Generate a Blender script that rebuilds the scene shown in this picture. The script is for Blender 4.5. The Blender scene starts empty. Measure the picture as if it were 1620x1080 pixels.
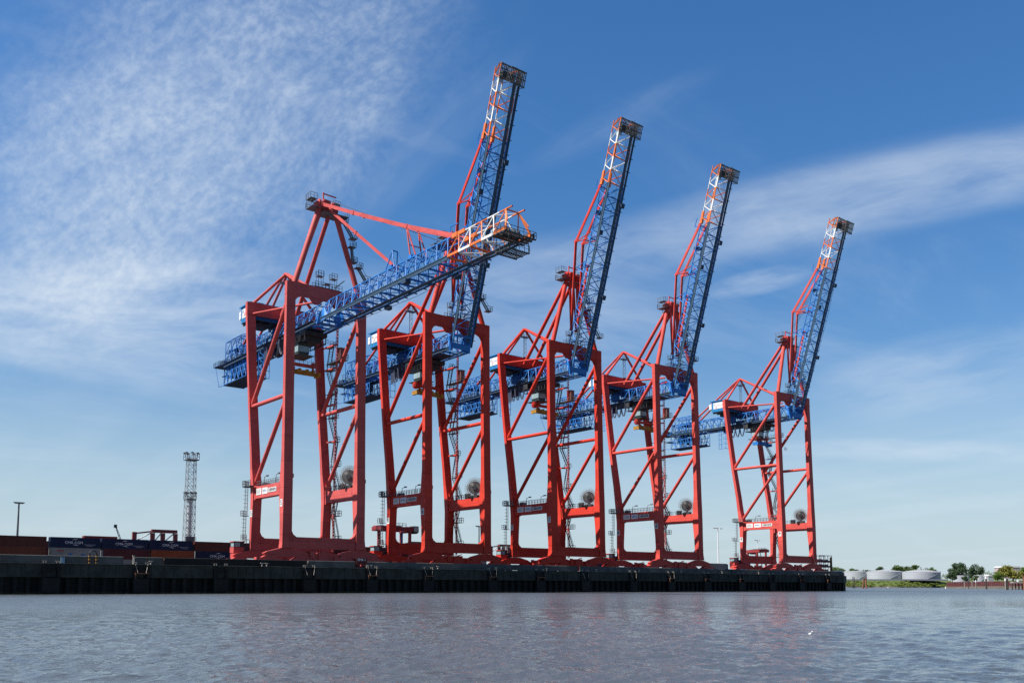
import bpy, math, random
import numpy as np
from mathutils import Vector, Matrix

# ------------------------------------------------------------------ units
# everything below is measured in steps of K metres; K is applied when a mesh or object is linked
K = 4.0 / 3.0
random.seed(7)
sc = bpy.context.scene
C = sc.collection

# ------------------------------------------------------------------ camera
cam_d = bpy.data.cameras.new('camera')
cam = bpy.data.objects.new('camera', cam_d)
C.objects.link(cam)
RX = Vector((0.7787069, -0.6273847, 0.0019908))
UX = Vector((-0.0616798, -0.0733981, 0.9953935))
FX = Vector((0.6243485, 0.7752427, 0.0958526))
m3 = Matrix((RX, UX, -FX)).transposed()
cam.matrix_world = Matrix.Translation((0, 0, 1.38 * K)) @ m3.to_4x4()
cam_d.sensor_width = 36.0
cam_d.sensor_fit = 'HORIZONTAL'
cam_d.lens = 1432.167 / 1620 * 36
cam_d.shift_y = (787.771 - 540) / 1620
cam_d.clip_start = 0.5
cam_d.clip_end = 60000
sc.camera = cam
sc.view_settings.view_transform = 'Standard'
sc.view_settings.look = 'None'
sc.view_settings.exposure = 0.5
sc.view_settings.gamma = 1.0
sc.cycles.use_denoising = False
sc.cycles.sample_clamp_direct = 3.0
sc.cycles.sample_clamp_indirect = 3.0
sc.render.resolution_x, sc.render.resolution_y = 1620, 1080

# ------------------------------------------------------------------ sun and sky
SUN = Vector((-1.0, 0.30, 1.28)).normalized()
sun_el = math.asin(SUN.z)
sun_rot = math.atan2(SUN.x, SUN.y)
sd = bpy.data.lights.new('sun', 'SUN')
sd.energy = 5.0
sd.angle = math.radians(0.5)
sd.color = (1.0, 0.95, 0.88)
so = bpy.data.objects.new('sun', sd)
C.objects.link(so)
so.rotation_euler = SUN.to_track_quat('Z', 'Y').to_euler()
so.location = (0, 0, 300)

world = bpy.data.worlds.new('World')
sc.world = world
world.use_nodes = True
WT = world.node_tree
WT.nodes.clear()


class NT:
    """small helper to wire shader nodes"""
    def __init__(s, tree): s.t = tree
    def n(s, typ, **kw):
        x = s.t.nodes.new(typ)
        for k, v in kw.items(): setattr(x, k, v)
        return x
    def put(s, sock, v):
        if isinstance(v, bpy.types.NodeSocket): s.t.links.new(v, sock)
        elif v is not None: sock.default_value = v
    def math(s, op, a, b=None, clamp=False):
        x = s.n('ShaderNodeMath', operation=op, use_clamp=clamp)
        s.put(x.inputs[0], a)
        if b is not None: s.put(x.inputs[1], b)
        return x.outputs[0]
    def vmath(s, op, a, b=None):
        x = s.n('ShaderNodeVectorMath', operation=op)
        s.put(x.inputs[0], a)
        if b is not None: s.put(x.inputs[1], b)
        return x.outputs['Value'] if op in ('DOT_PRODUCT', 'LENGTH') else x.outputs[0]
    def comb(s, a, b, c=0.0):
        x = s.n('ShaderNodeCombineXYZ')
        s.put(x.inputs[0], a); s.put(x.inputs[1], b); s.put(x.inputs[2], c)
        return x.outputs[0]
    def noise(s, vec, scale=1.0, detail=4.0, rough=0.55, dist=0.0):
        x = s.n('ShaderNodeTexNoise')
        s.put(x.inputs['Vector'], vec)
        x.inputs['Scale'].default_value = scale
        x.inputs['Detail'].default_value = detail
        x.inputs['Roughness'].default_value = rough
        x.inputs['Distortion'].default_value = dist
        return x.outputs['Fac']
    def ramp(s, v, a, b, c=0.0, d=1.0):
        x = s.n('ShaderNodeMapRange', interpolation_type='SMOOTHSTEP')
        s.put(x.inputs[0], v)
        for i, q in zip((1, 2, 3, 4), (a, b, c, d)): s.put(x.inputs[i], q)
        return x.outputs[0]
    def mix(s, f, a, b, mode='MIX'):
        x = s.n('ShaderNodeMix', data_type='RGBA', blend_type=mode)
        s.put(x.inputs[0], f)
        s.put(x.inputs[6], a if isinstance(a, bpy.types.NodeSocket) else (*a, 1))
        s.put(x.inputs[7], b if isinstance(b, bpy.types.NodeSocket) else (*b, 1))
        return x.outputs[2]


w = NT(WT)
tc = w.n('ShaderNodeTexCoord')
dirv = w.vmath('NORMALIZE', tc.outputs['Generated'])
sky = w.n('ShaderNodeTexSky', sky_type='NISHITA')
sky.sun_disc = False
sky.sun_elevation = sun_el
sky.sun_rotation = sun_rot
sky.altitude = 0
sky.air_density = 1.0
sky.dust_density = 0.0
sky.ozone_density = 2.5
sep = w.n('ShaderNodeSeparateXYZ')
w.put(sep.inputs[0], dirv)
dz = sep.outputs[2]


def patch(c, e1, e2, sa, sb, soft=0.0):
    """soft elliptical part of the sky: returns mask and along / across coordinates"""
    a = w.vmath('DOT_PRODUCT', dirv, e1)
    a = w.math('SUBTRACT', a, sum(p * q for p, q in zip(c, e1)))
    b = w.vmath('DOT_PRODUCT', dirv, e2)
    b = w.math('SUBTRACT', b, sum(p * q for p, q in zip(c, e2)))
    f = w.math('GREATER_THAN', w.vmath('DOT_PRODUCT', dirv, c), 0.2)
    r2 = w.math('ADD', w.math('POWER', w.math('ABSOLUTE', w.math('DIVIDE', a, sa)), 2.0),
                w.math('POWER', w.math('ABSOLUTE', w.math('DIVIDE', b, sb)), 2.0))
    m = w.math('MULTIPLY', w.ramp(r2, 0.0, 1.0, 1.0, 0.0), f)
    return m, a, b


dens = None
def add_cloud(d):
    global dens
    dens = d if dens is None else w.math('ADD', dens, d)

# fine ripple cloud high on the left, with streaks running out of it
def ripple(c, e1, e2, sa, sb, amt, seed):
    m, a, b = patch(c, e1, e2, sa, sb)
    wx = w.noise(w.comb(a, b, seed), 4.0, 3.0); wy = w.noise(w.comb(a, b, seed + 5.0), 4.0, 3.0)
    aa = w.math('ADD', a, w.math('MULTIPLY', w.math('SUBTRACT', wx, 0.5), 0.05)); bb = w.math('ADD', b, w.math('MULTIPLY', w.math('SUBTRACT', wy, 0.5), 0.05))
    big = w.noise(w.comb(w.math('MULTIPLY', aa, 0.8), w.math('MULTIPLY', bb, 1.3), seed), 8.0, 6.0, 0.62)
    fine = w.noise(w.comb(w.math('MULTIPLY', aa, 0.8), bb, seed), 115.0, 3.0, 0.6, 0.0)
    mid = w.noise(w.comb(w.math('MULTIPLY', aa, 0.38), bb, seed + 2.0), 38.0, 5.0, 0.65, 0.0)
    d = w.ramp(w.math('ADD', w.math('MULTIPLY', big, 0.75), w.math('MULTIPLY', m, 0.42)), 0.36, 0.86)
    t = w.math('MULTIPLY', w.ramp(mid, 0.25, 0.75, 0.52, 1.10), w.ramp(fine, 0.30, 0.70, 0.60, 1.12))
    add_cloud(w.math('MULTIPLY', w.math('MULTIPLY', w.math('MULTIPLY', m, d), t), amt))
ripple((0.2885, 0.85, 0.4408), (0.6055, -0.5186, 0.6037), (0.7417, 0.0927, -0.6643), 0.42, 0.21, 0.42, 0.0)
ripple((0.2435, 0.8857, 0.395), (0.6494, -0.5269, 0.5482), (0.6972, 0.1248, -0.7059), 0.24, 0.14, 0.26, 7.0)
# broad band rising to the right
for c_, e1_, e2_, sa, sb, st, sw in (
        ((0.7791, 0.5047, 0.3752), (0.5349, -0.8401, 0.0902), (0.371, 0.1376, -0.9184), 0.46, 0.046, 0.31, 28),
        ((0.8237, 0.4126, 0.3888), (0.446, -0.895, 0.0051), (0.3501, 0.1692, -0.9213), 0.28, 0.045, 0.24, 30),
        ((0.2695, 0.9229, 0.2749), (0.9381, -0.3161, 0.1415), (0.2174, 0.2197, -0.951), 0.34, 0.07, 0.42, 34),
        ((0.24, 0.93, 0.24), (0.9728, -0.1834, -0.1417), (-0.0981, 0.2283, -0.9686), 0.20, 0.06, 0.28, 34),
        ((0.4937, 0.7432, 0.4516), (0.4165, -0.6579, 0.6274), (0.7634, -0.1217, -0.6343), 0.15, 0.03, 0.08, 30),
        ((0.7726, 0.5518, 0.314), (0.5479, -0.8294, 0.1094), (0.3208, 0.0875, -0.9431), 0.065, 0.015, 0.30, 60),
        ((0.8827, 0.4217, 0.2072), (0.4149, -0.9066, 0.0777), (0.2206, 0.0174, -0.9752), 0.15, 0.05, 0.26, 40),
        ((0.8824, 0.4503, 0.1364), (0.4629, -0.8827, -0.0803), (0.0842, 0.134, -0.9874), 0.19, 0.014, 0.34, 60),
        ((0.6339, 0.6148, 0.4693), (0.5176, -0.7881, 0.3331), (0.5746, 0.0317, -0.8178), 0.12, 0.022, 0.07, 50),
        ((0.6, 0.7456, 0.2901), (0.7934, -0.601, -0.0963), (0.1026, 0.2879, -0.9522), 0.24, 0.06, 0.26, 26)):
    m, a, b = patch(c_, e1_, e2_, sa, sb)
    wv = w.noise(w.comb(a, b, 3.0), 7.0, 3.0)
    nn = w.noise(w.comb(w.math('MULTIPLY', a, 0.22), w.math('ADD', b, w.math('MULTIPLY', wv, 0.05)), c_[0] * 9), sw, 5.0, 0.6, 0.2)
    add_cloud(w.math('MULTIPLY', w.math('MULTIPLY', m, w.ramp(nn, 0.25, 0.72, 0.25, 1.15)), st))
# thin veil of cirrus over the rest of the sky
hp = w.math('ADD', dz, 0.12)
cu = w.math('DIVIDE', sep.outputs[0], hp)
cv = w.math('DIVIDE', sep.outputs[1], hp)
veil = w.noise(w.comb(w.math('MULTIPLY', cu, 0.5), w.math('MULTIPLY', cv, 1.3)), 1.6, 6.0, 0.6, 0.6)
add_cloud(w.ramp(veil, 0.46, 0.85, 0.0, 0.26))
lowv = w.noise(w.comb(w.math('MULTIPLY', cu, 0.3), dz), 9.0, 4.0)
low = w.math('MULTIPLY', w.ramp(dz, 0.0, 0.30, 1.0, 0.0), w.ramp(lowv, 0.40, 0.70, 0.0, 0.20))
add_cloud(low)
dens = w.math('MINIMUM', dens, 0.92)
hsv = w.n('ShaderNodeHueSaturation')
w.put(hsv.inputs['Color'], sky.outputs[0])
hsv.inputs['Saturation'].default_value = 1.22
hsv.inputs['Value'].default_value = 1.0
# haze kept ahead; sky behind the camera dimmed to cut fill on shaded faces
ahead = w.ramp(w.vmath('DOT_PRODUCT', dirv, (0.627, 0.779, 0.0)), -0.25, 0.45)
tinted = w.mix(w.ramp(dz, 0.05, 0.50), w.mix(1.0, hsv.outputs[0], (1.0, 1.0, 1.0), 'MULTIPLY'), w.mix(1.0, hsv.outputs[0], (0.98, 1.2, 1.34), 'MULTIPLY'))
tinted = w.mix(ahead, w.mix(1.0, tinted, (0.6, 0.6, 0.6), 'MULTIPLY'), tinted)
clear = w.mix(w.math('MULTIPLY', w.ramp(dz, 0.0, 0.26, 0.88, 0.0), ahead), tinted, (4.5, 5.65, 6.5))
dens = w.math('MULTIPLY', dens, w.ramp(ahead, 0.0, 1.0, 0.25, 1.0))
colr = w.mix(dens, clear, (6.2, 7.1, 8.1))
bg = w.n('ShaderNodeBackground')
w.put(bg.inputs[0], colr)
bg.inputs[1].default_value = 0.078
outw = w.n('ShaderNodeOutputWorld')
WT.links.new(bg.outputs[0], outw.inputs[0])

# ------------------------------------------------------------------ materials
MATS = {}
def material(name, col, rough=0.55, metal=0.0, var=0.12, scale=0.8, dirt=None, dirt_amt=0.0, streak=False, spec=0.4):
    """paint, metal, concrete: a base colour with worn and dirty patches in the thing's own coordinates"""
    if name in MATS: return MATS[name]
    mt = bpy.data.materials.new(name)
    mt.use_nodes = True
    t = NT(mt.node_tree)
    bs = mt.node_tree.nodes['Principled BSDF']
    bs.inputs['Roughness'].default_value = rough
    bs.inputs['Metallic'].default_value = metal
    bs.inputs['Specular IOR Level'].default_value = spec
    tcn = t.n('ShaderNodeTexCoord')
    v = tcn.outputs['Object']
    n = t.noise(v, scale, 5.0, 0.6)
    lo = tuple(c * (1 - var) for c in col); hi = tuple(min(1, c * (1 + var)) for c in col)
    c = t.mix(t.ramp(n, 0.3, 0.7), lo, hi)
    if dirt:
        vv = v
        if streak:
            mp = t.n('ShaderNodeMapping'); t.put(mp.inputs[0], v); mp.inputs['Scale'].default_value = (1, 1, 0.12)
            vv = mp.outputs[0]
        d = t.noise(vv, scale * 2.3 if not streak else scale * 3.0, 6.0, 0.65)
        c = t.mix(t.ramp(d, 0.52, 0.78, 0.0, dirt_amt), c, dirt)
        t.put(bs.inputs['Roughness'], t.ramp(d, 0.4, 0.8, rough, min(1, rough + 0.25)))
    t.put(bs.inputs['Base Color'], c)
    MATS[name] = mt
    return mt

REDS = []
def crane_paint(i, col):
    mt = material('red_crane_paint_%d' % i, col, 0.5, var=0.16, scale=0.25, dirt=(0.22, 0.03, 0.018), dirt_amt=0.5, streak=True, spec=0.15)
    t = NT(mt.node_tree); bs = mt.node_tree.nodes['Principled BSDF']
    src = bs.inputs['Base Color'].links[0].from_socket
    tcn = t.n('ShaderNodeTexCoord'); v = tcn.outputs['Object']
    sp = t.n('ShaderNodeSeparateXYZ'); t.put(sp.inputs[0], v)
    zz = t.math('DIVIDE', sp.outputs[2], 6.3)
    wn = t.n('ShaderNodeTexWhiteNoise', noise_dimensions='1D'); t.put(wn.inputs['W'], t.math('FLOOR', zz))
    c = t.mix(0.28, src, t.mix(wn.outputs['Value'], tuple(q * .72 for q in col), tuple(min(1, q * 1.18 + .02) for q in col)))
    seam = t.math('ABSOLUTE', t.math('SUBTRACT', t.math('FRACT', zz), 0.5))
    c = t.mix(t.ramp(seam, 0.488, 0.497, 0.0, 0.55), c, tuple(q * .35 for q in col))
    r = t.noise(v, 1.7, 6.0, 0.7)
    c = t.mix(t.ramp(r, 0.66, 0.74, 0.0, 0.7), c, (0.12, 0.045, 0.022))
    t.put(bs.inputs['Base Color'], c)
    return mt
for i_, c_ in enumerate(((0.56, 0.098, 0.088), (0.60, 0.048, 0.028), (0.60, 0.044, 0.025), (0.62, 0.078, 0.060), (0.60, 0.085, 0.070))):
    REDS.append(crane_paint(i_, c_))
RED = REDS[0]
BLUE = material('blue_truss_paint', (0.014, 0.18, 0.56), 0.5, var=0.2, scale=0.5, dirt=(0.05, 0.07, 0.09), dirt_amt=0.5)
RAILGREY = material('weathered_rail_steel', (0.030, 0.095, 0.15), 0.6, var=0.2, scale=0.6, dirt=(0.10, 0.06, 0.04), dirt_amt=0.6)
GRATE = material('walkway_grating', (0.024, 0.055, 0.11), 0.7, var=0.3, scale=1.5)
MESHP = material('mesh_panel', (0.05, 0.095, 0.16), 0.7, var=0.3, scale=1.2)
ORANGE = material('orange_boom_paint', (0.72, 0.17, 0.035), 0.5, var=0.12, scale=0.6, dirt=(0.25, 0.08, 0.03), dirt_amt=0.4)
WHITE = material('white_paint', (0.78, 0.78, 0.76), 0.5, var=0.06, scale=0.7, dirt=(0.40, 0.36, 0.32), dirt_amt=0.4)
STEEL = material('galvanised_steel', (0.16, 0.17, 0.18), 0.55, 0.3, var=0.2, scale=1.0)
DARK = material('dark_machinery', (0.035, 0.037, 0.042), 0.6, var=0.3, scale=1.2)
YELLOW = material('yellow_spreader_paint', (0.42, 0.22, 0.025), 0.55, var=0.2, scale=0.9, dirt=(0.12, 0.07, 0.03), dirt_amt=0.7)
HOUSE = material('blue_house_cladding', (0.02, 0.20, 0.46), 0.5, var=0.06, scale=0.5)
GLASS = material('tinted_window_glass', (0.30, 0.42, 0.44), 0.12, var=0.1, scale=0.4, spec=0.8)
CABLE = material('black_cable', (0.07, 0.085, 0.14), 0.6, var=0.1)
REEL = material('grey_reel', (0.30, 0.29, 0.28), 0.6, 0.2, var=0.25, scale=1.0)
BLACK = material('black_lettering', (0.02, 0.022, 0.03), 0.6, var=0.05)
INKBLUE = material('blue_lettering', (0.03, 0.16, 0.40), 0.6, var=0.05)
INKRED = material('red_lettering', (0.62, 0.05, 0.04), 0.6, var=0.05)
CONC = material('quay_concrete', (0.085, 0.09, 0.09), 0.9, var=0.25, scale=0.35, dirt=(0.07, 0.075, 0.065), dirt_amt=0.8, streak=True)
CONCD = material('tide_stained_concrete', (0.042, 0.046, 0.040), 0.9, var=0.35, scale=0.5, dirt=(0.012, 0.015, 0.011), dirt_amt=0.95, streak=True)
PILE = material('tarred_pile', (0.010, 0.010, 0.010), 0.75, var=0.4, scale=0.6, dirt=(0.028, 0.028, 0.02), dirt_amt=0.5)
BLACKPAR = material('black_parapet', (0.010, 0.010, 0.011), 0.85, var=0.3, scale=0.5)  # black base colour for one stretch of the parapet
RUST = material('rusty_steel', (0.20, 0.085, 0.05), 0.85, var=0.3, scale=1.0, dirt=(0.10, 0.05, 0.03), dirt_amt=0.6)
CREAM = material('cream_cast_iron', (0.45, 0.40, 0.33), 0.7, var=0.2, scale=2.0)
ASPH = material('yard_asphalt', (0.055, 0.055, 0.055), 0.9, var=0.2, scale=0.1)


class MB:
    """collects faces for ONE mesh object"""
    def __init__(s): s.v = []; s.f = []; s.m = []; s.s = []
    def face(s, idx, m=0, sm=False): s.f.append(idx); s.m.append(m); s.s.append(sm)
    def poly(s, pts, m=0):
        b = len(s.v); s.v += [tuple(p) for p in pts]; s.face(list(range(b, b + len(pts))), m)
    def loft(s, rings, m=0, cap=True, sm=False):
        b = len(s.v); n = len(rings[0])
        for r in rings: s.v += [tuple(p) for p in r]
        for i in range(len(rings) - 1):
            for j in range(n):
                k = (j + 1) % n
                s.face([b + i * n + j, b + i * n + k, b + (i + 1) * n + k, b + (i + 1) * n + j], m, sm)
        if cap:
            s.poly(list(reversed(rings[0])), m); s.poly(rings[-1], m)
        return s
    def box(s, x0, x1, y0, y1, z0, z1, m=0):
        return s.loft([[(x0, y0, z), (x1, y0, z), (x1, y1, z), (x0, y1, z)] for z in (z0, z1)], m)
    def post(s, st, m=0):
        """upright box whose section changes: stations (z, x0, x1, y0, y1)"""
        return s.loft([[(x0, y0, z), (x1, y0, z), (x1, y1, z), (x0, y1, z)] for z, x0, x1, y0, y1 in st], m)
    def tube(s, p, q, r, n=6, m=0, r2=None, cap=False):
        p = Vector(p); q = Vector(q); d = (q - p)
        if d.length < 1e-6: return s
        d.normalize()
        a = d.cross(Vector((0, 0, 1)) if abs(d.z) < 0.95 else Vector((1, 0, 0))).normalized(); b = d.cross(a)
        r2 = r if r2 is None else r2
        ring = lambda c, rr: [c + (a * math.cos(2 * math.pi * (i + .5) / n) + b * math.sin(2 * math.pi * (i + .5) / n)) * rr for i in range(n)]
        # ring order flipped so that the faces look outwards
        return s.loft([list(reversed(ring(p, r))), list(reversed(ring(q, r2)))], m, cap or n > 6, n > 6)
    def bar(s, p, q, wd, ht, m=0, up=(0, 0, 1)):
        p = Vector(p); q = Vector(q); d = (q - p).normalized(); up = Vector(up)
        if abs(d.dot(up)) > 0.98: up = Vector((1, 0, 0))
        a = d.cross(up).normalized() * wd / 2; b = a.cross(d).normalized() * ht / 2
        return s.loft([[c - a - b, c - a + b, c + a + b, c + a - b] for c in (p, q)], m)
    def path(s, pts, r, n=5, m=0):
        for p, q in zip(pts[:-1], pts[1:]): s.tube(p, q, r, n, m)
        return s
    def disc(s, c, axis, r, t, n=24, m=0):
        ax = Vector(axis).normalized()
        return s.tube(Vector(c) - ax * t / 2, Vector(c) + ax * t / 2, r, n, m)
    def rail(s, pts, h=0.85, r=0.045, step=1.5, up=(0, 0, 1), m=0):
        """handrail: posts, knee rail and top rail"""
        up = Vector(up)
        for p, q in zip(pts[:-1], pts[1:]):
            p = Vector(p); q = Vector(q); n = max(1, int(round((q - p).length / step)))
            for i in range(n + 1):
                c = p.lerp(q, i / n); s.tube(c, c + up * h, r, 4, m)
            s.tube(p + up * h, q + up * h, r, 4, m); s.tube(p + up * h * .5, q + up * h * .5, r * .8, 4, m)
        return s
    def text(s, body, org, right, up, size, m=0, t=0.02, bold=0.0, align='CENTER'):
        cu = bpy.data.curves.new('lettering', 'FONT')
        cu.body = body; cu.size = 1.0; cu.align_x = align; cu.align_y = 'CENTER'; cu.offset = bold; cu.resolution_u = 2
        ob = bpy.data.objects.new('lettering', cu)
        me = bpy.data.meshes.new_from_object(ob)
        right = Vector(right).normalized(); up = Vector(up).normalized(); nr = right.cross(up)
        b = len(s.v)
        for vv in me.vertices: s.v.append(tuple(Vector(org) + (right * vv.co.x + up * vv.co.y) * size + nr * t))
        for pl in me.polygons: s.face([b + k for k in pl.vertices], m)
        bpy.data.objects.remove(ob); bpy.data.curves.remove(cu); bpy.data.meshes.remove(me)
        return s
    def mesh(s, name, mats, org=(0, 0, 0)):
        me = bpy.data.meshes.new(name)
        o = Vector(org)
        me.from_pydata([tuple((Vector(p) - o) * K) for p in s.v], [], s.f)
        for mt in mats: me.materials.append(mt)
        me.polygons.foreach_set('material_index', s.m)
        me.polygons.foreach_set('use_smooth', s.s)
        me.update()
        return me
    def build(s, name, mats, parent=None, org=(0, 0, 0), loc=(0, 0, 0)):
        mats = mats if isinstance(mats, (list, tuple)) else [mats]
        return link(name, s.mesh(name, mats, org), parent, loc)


def link(name, me, parent=None, loc=(0, 0, 0)):
    o = bpy.data.objects.new(name, me)
    C.objects.link(o)
    o.location = Vector(loc) * K
    if parent is not None: o.parent = parent
    return o

def tag(o, label=None, cat=None, group=None, kind=None):
    for k, v in (('label', label), ('category', cat), ('group', group), ('kind', kind)):
        if v: o[k] = v
    return o

def thing(name, loc, label, cat, group=None, rz=0.0):
    o = bpy.data.objects.new(name, None)
    C.objects.link(o)
    o.location = Vector(loc) * K
    o.rotation_euler = (0, 0, rz)
    o.empty_display_size = 1.0
    return tag(o, label, cat, group)

def copy_thing(root, loc, label):
    r = root.copy(); C.objects.link(r); r.location = Vector(loc) * K; r['label'] = label
    for ch in [x for x in bpy.data.objects if x.parent == root]:
        c = ch.copy(); C.objects.link(c); c.parent = r
        for g in [x for x in bpy.data.objects if x.parent == ch]:
            d = g.copy(); C.objects.link(d); d.parent = c
    return r

# ================================================================== WATER
def build_water():
    az0 = 0.678
    th = [az0 - 0.72 + 1.44 * i / 980 for i in range(981)]
    rest = 2 * math.pi - 1.44
    th += [az0 + 0.72 + rest * i / 60 for i in range(1, 60)]
    th = np.array(th)
    r = [2.0]
    while r[-1] < 16000:
        q = r[-1]; r.append(q + min(max(0.085, q * q / 1665 * 0.22), q * 0.25))
    r = np.array(r)
    R, T = np.meshgrid(r, th, indexing='ij')
    X = R * np.sin(T); Y = R * np.cos(T)
    sp = np.maximum(np.gradient(r)[:, None] * np.ones_like(T), R * 0.00147)
    Z = np.zeros_like(X)
    rng = np.random.RandomState(3)
    for i in range(120):
        lam = 0.24 * (5.0 / 0.24) ** (rng.rand() ** 1.25)
        ang = math.radians(205) + rng.normal(0, 0.85)
        k = 2 * math.pi / lam
        slope = 0.0175 * (0.7 + 0.6 * rng.rand()) * (1.25 if lam < 1.6 else 0.6)
        amp = slope / k
        damp = np.clip((lam / (sp * 1.9) - 1.0), 0, 1)
        ph = k * (X * math.cos(ang) + Y * math.sin(ang)) + rng.rand() * 6.283
        s_ = np.sin(ph)
        Z += amp * damp * (s_ + 0.22 * np.cos(2 * ph))
    nr, nt = R.shape
    co = np.empty((nr * nt, 3), np.float32)
    co[:, 0] = X.ravel(); co[:, 1] = Y.ravel(); co[:, 2] = Z.ravel()
    ii, jj = np.meshgrid(np.arange(nr - 1), np.arange(nt), indexing='ij')
    j2 = (jj + 1) % nt
    quad = np.stack([ii * nt + jj, (ii + 1) * nt + jj, (ii + 1) * nt + j2, ii * nt + j2], -1).reshape(-1, 4)[:, ::-1]
    me = bpy.data.meshes.new('water')
    me.vertices.add(len(co)); me.vertices.foreach_set('co', co.ravel())
    nq = len(quad)
    me.loops.add(nq * 4); me.loops.foreach_set('vertex_index', quad.astype(np.int32).ravel())
    me.polygons.add(nq)
    me.polygons.foreach_set('loop_start', np.arange(0, nq * 4, 4, dtype=np.int32))
    me.polygons.foreach_set('use_smooth', np.ones(nq, bool))
    me.update(calc_edges=True)
    # middle of the fan
    mt = bpy.data.materials.new('river_water'); mt.use_nodes = True
    t = NT(mt.node_tree); bs = mt.node_tree.nodes['Principled BSDF']
    bs.inputs['IOR'].default_value = 1.38
    bs.inputs['Specular IOR Level'].default_value = 0.5
    tcn = t.n('ShaderNodeTexCoord'); v = tcn.outputs['Object']
    silt = t.noise(v, 0.02, 4.0)
    t.put(bs.inputs['Base Color'], t.mix(t.ramp(silt, 0.3, 0.7), (0.072, 0.085, 0.094), (0.098, 0.104, 0.107)))
    sw = t.n('ShaderNodeSeparateXYZ'); t.put(sw.inputs[0], v)
    off = t.ramp(sw.outputs[1], 25.0, 120.0)          # open reach off the quay: shorter, steeper chop thrown back by the wall
    t.put(bs.inputs['Roughness'], t.math('ADD', t.math('MULTIPLY', off, 0.22), 0.06))
    mp = t.n('ShaderNodeMapping'); t.put(mp.inputs[0], v); mp.inputs['Rotation'].default_value = (0, 0, math.radians(-39)); mp.inputs['Scale'].default_value = (0.55, 1.0, 1.0)
    b1 = t.noise(mp.outputs[0], 3.2, 6.0, 0.65, 0.3)
    b2 = t.noise(mp.outputs[0], 0.8, 5.0, 0.62, 0.2)
    gust = t.noise(v, 0.012, 3.0)
    bm = t.n('ShaderNodeBump'); bm.inputs['Distance'].default_value = 0.16
    t.put(bm.inputs['Strength'], t.ramp(gust, 0.3, 0.7, 0.22, 0.5)); t.put(bm.inputs['Height'], b1)
    bm2 = t.n('ShaderNodeBump'); bm2.inputs['Distance'].default_value = 0.5; bm2.inputs['Strength'].default_value = 0.42
    t.put(bm2.inputs['Height'], b2); t.put(bm2.inputs['Normal'], bm.outputs[0])
    mp3 = t.n('ShaderNodeMapping'); t.put(mp3.inputs[0], v); mp3.inputs['Rotation'].default_value = (0, 0, math.radians(-39)); mp3.inputs['Scale'].default_value = (0.8, 0.35, 1.0)
    b3 = t.noise(mp3.outputs[0], 0.55, 4.0, 0.6)
    bm3 = t.n('ShaderNodeBump'); bm3.inputs['Distance'].default_value = 2.2
    t.put(bm3.inputs['Strength'], t.math('MULTIPLY', off, 0.55)); t.put(bm3.inputs['Height'], b3); t.put(bm3.inputs['Normal'], bm2.outputs[0])
    t.put(bs.inputs['Normal'], bm3.outputs[0])
    me.materials.append(mt)
    o = bpy.data.objects.new('water', me); C.objects.link(o)
    tag(o, kind='structure')
build_water()

# ================================================================== QUAY
GZ = 4.45                      # level of the terminal ground
mb = MB()
deck = [(-260, 144.4), (238, 144.4), (249, 150.0), (249 + 1.5 * 350, 500), (249 + 1.5 * 350, 900), (-260, 900)]
mb.loft([[(x, y, z) for x, y in deck] for z in (-1.5, GZ)])
tag(mb.build('quay_deck', ASPH), kind='structure')

FENDERS = [4.5, 17.5, 30.3, 42.8, 55.2, 70.7, 83.0, 95.1, 110.4, 122.9, 135.7, 150.6, 163.5, 176.5, 190.0, 203.0, 216.5, 229.5]
qw = thing('quay_wall', (100, 143.9, 0), 'long dark tide-stained concrete quay wall with fenders below the red cranes', 'quay wall')
QO = (100, 143.9, 0)
mb = MB()
def wall_run(y0, y1, z0, z1, yb):
    pass
mb.box(-260, 238, 143.42, 144.38, 2.45, 4.42)
mb.loft([[(238, 143.42, z), (249.3, 149.4, z), (248.9, 150.3, z), (238, 144.38, z)] for z in (2.45, 4.42)])
rw = random.Random(8)
x = -258.0
while x < 236:                # shallow ribs left by the shuttering
    mb.box(x, x + rw.uniform(.12, .4), 143.42 - rw.uniform(.05, .13), 143.419, 2.5 + rw.uniform(0, .4), 4.35); x += rw.uniform(.9, 2.3)
mb.build('wall_face', CONCD, qw, QO)
mb = MB()
x = -258.0
while x < 237:
    mb.tube((x, 144.15, -1.5), (x, 144.15, 2.45), 0.42, 8)
    x += 1.7
mb.box(-260, 240, 144.36, 144.6, -1.5, 2.44)
mb.loft([[(238, 143.7, z), (249.0, 149.6, z), (248.7, 150.2, z), (238, 144.5, z)] for z in (-1.5, 2.45)])
mb.build('pile_wall', PILE, qw, QO)
mb = MB(); rw = random.Random(2); x = -258.0
while x < 237:
    mb.tube((x, 144.15, -1.5), (x, 144.15, .28 + rw.uniform(-.06, .1)), 0.445, 8); x += 1.7
mb.box(-260, 239, 144.34, 144.36, -1.5, .3)
mb.build('algae_band', material('algae_and_mud', (0.055, 0.050, 0.022), 0.9, var=0.5, scale=0.6), qw, QO)
mb = MB()
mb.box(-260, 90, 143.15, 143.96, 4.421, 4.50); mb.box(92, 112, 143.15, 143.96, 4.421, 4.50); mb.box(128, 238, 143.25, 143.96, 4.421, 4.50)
mb.build('ledge', material('sunlit_ledge_tone', (0.17, 0.16, 0.145), 0.8, var=0.4, scale=0.4, dirt=(0.04, 0.04, 0.035), dirt_amt=0.8), qw, QO)  # sunlit top of the ledge put into its pale colour
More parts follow.
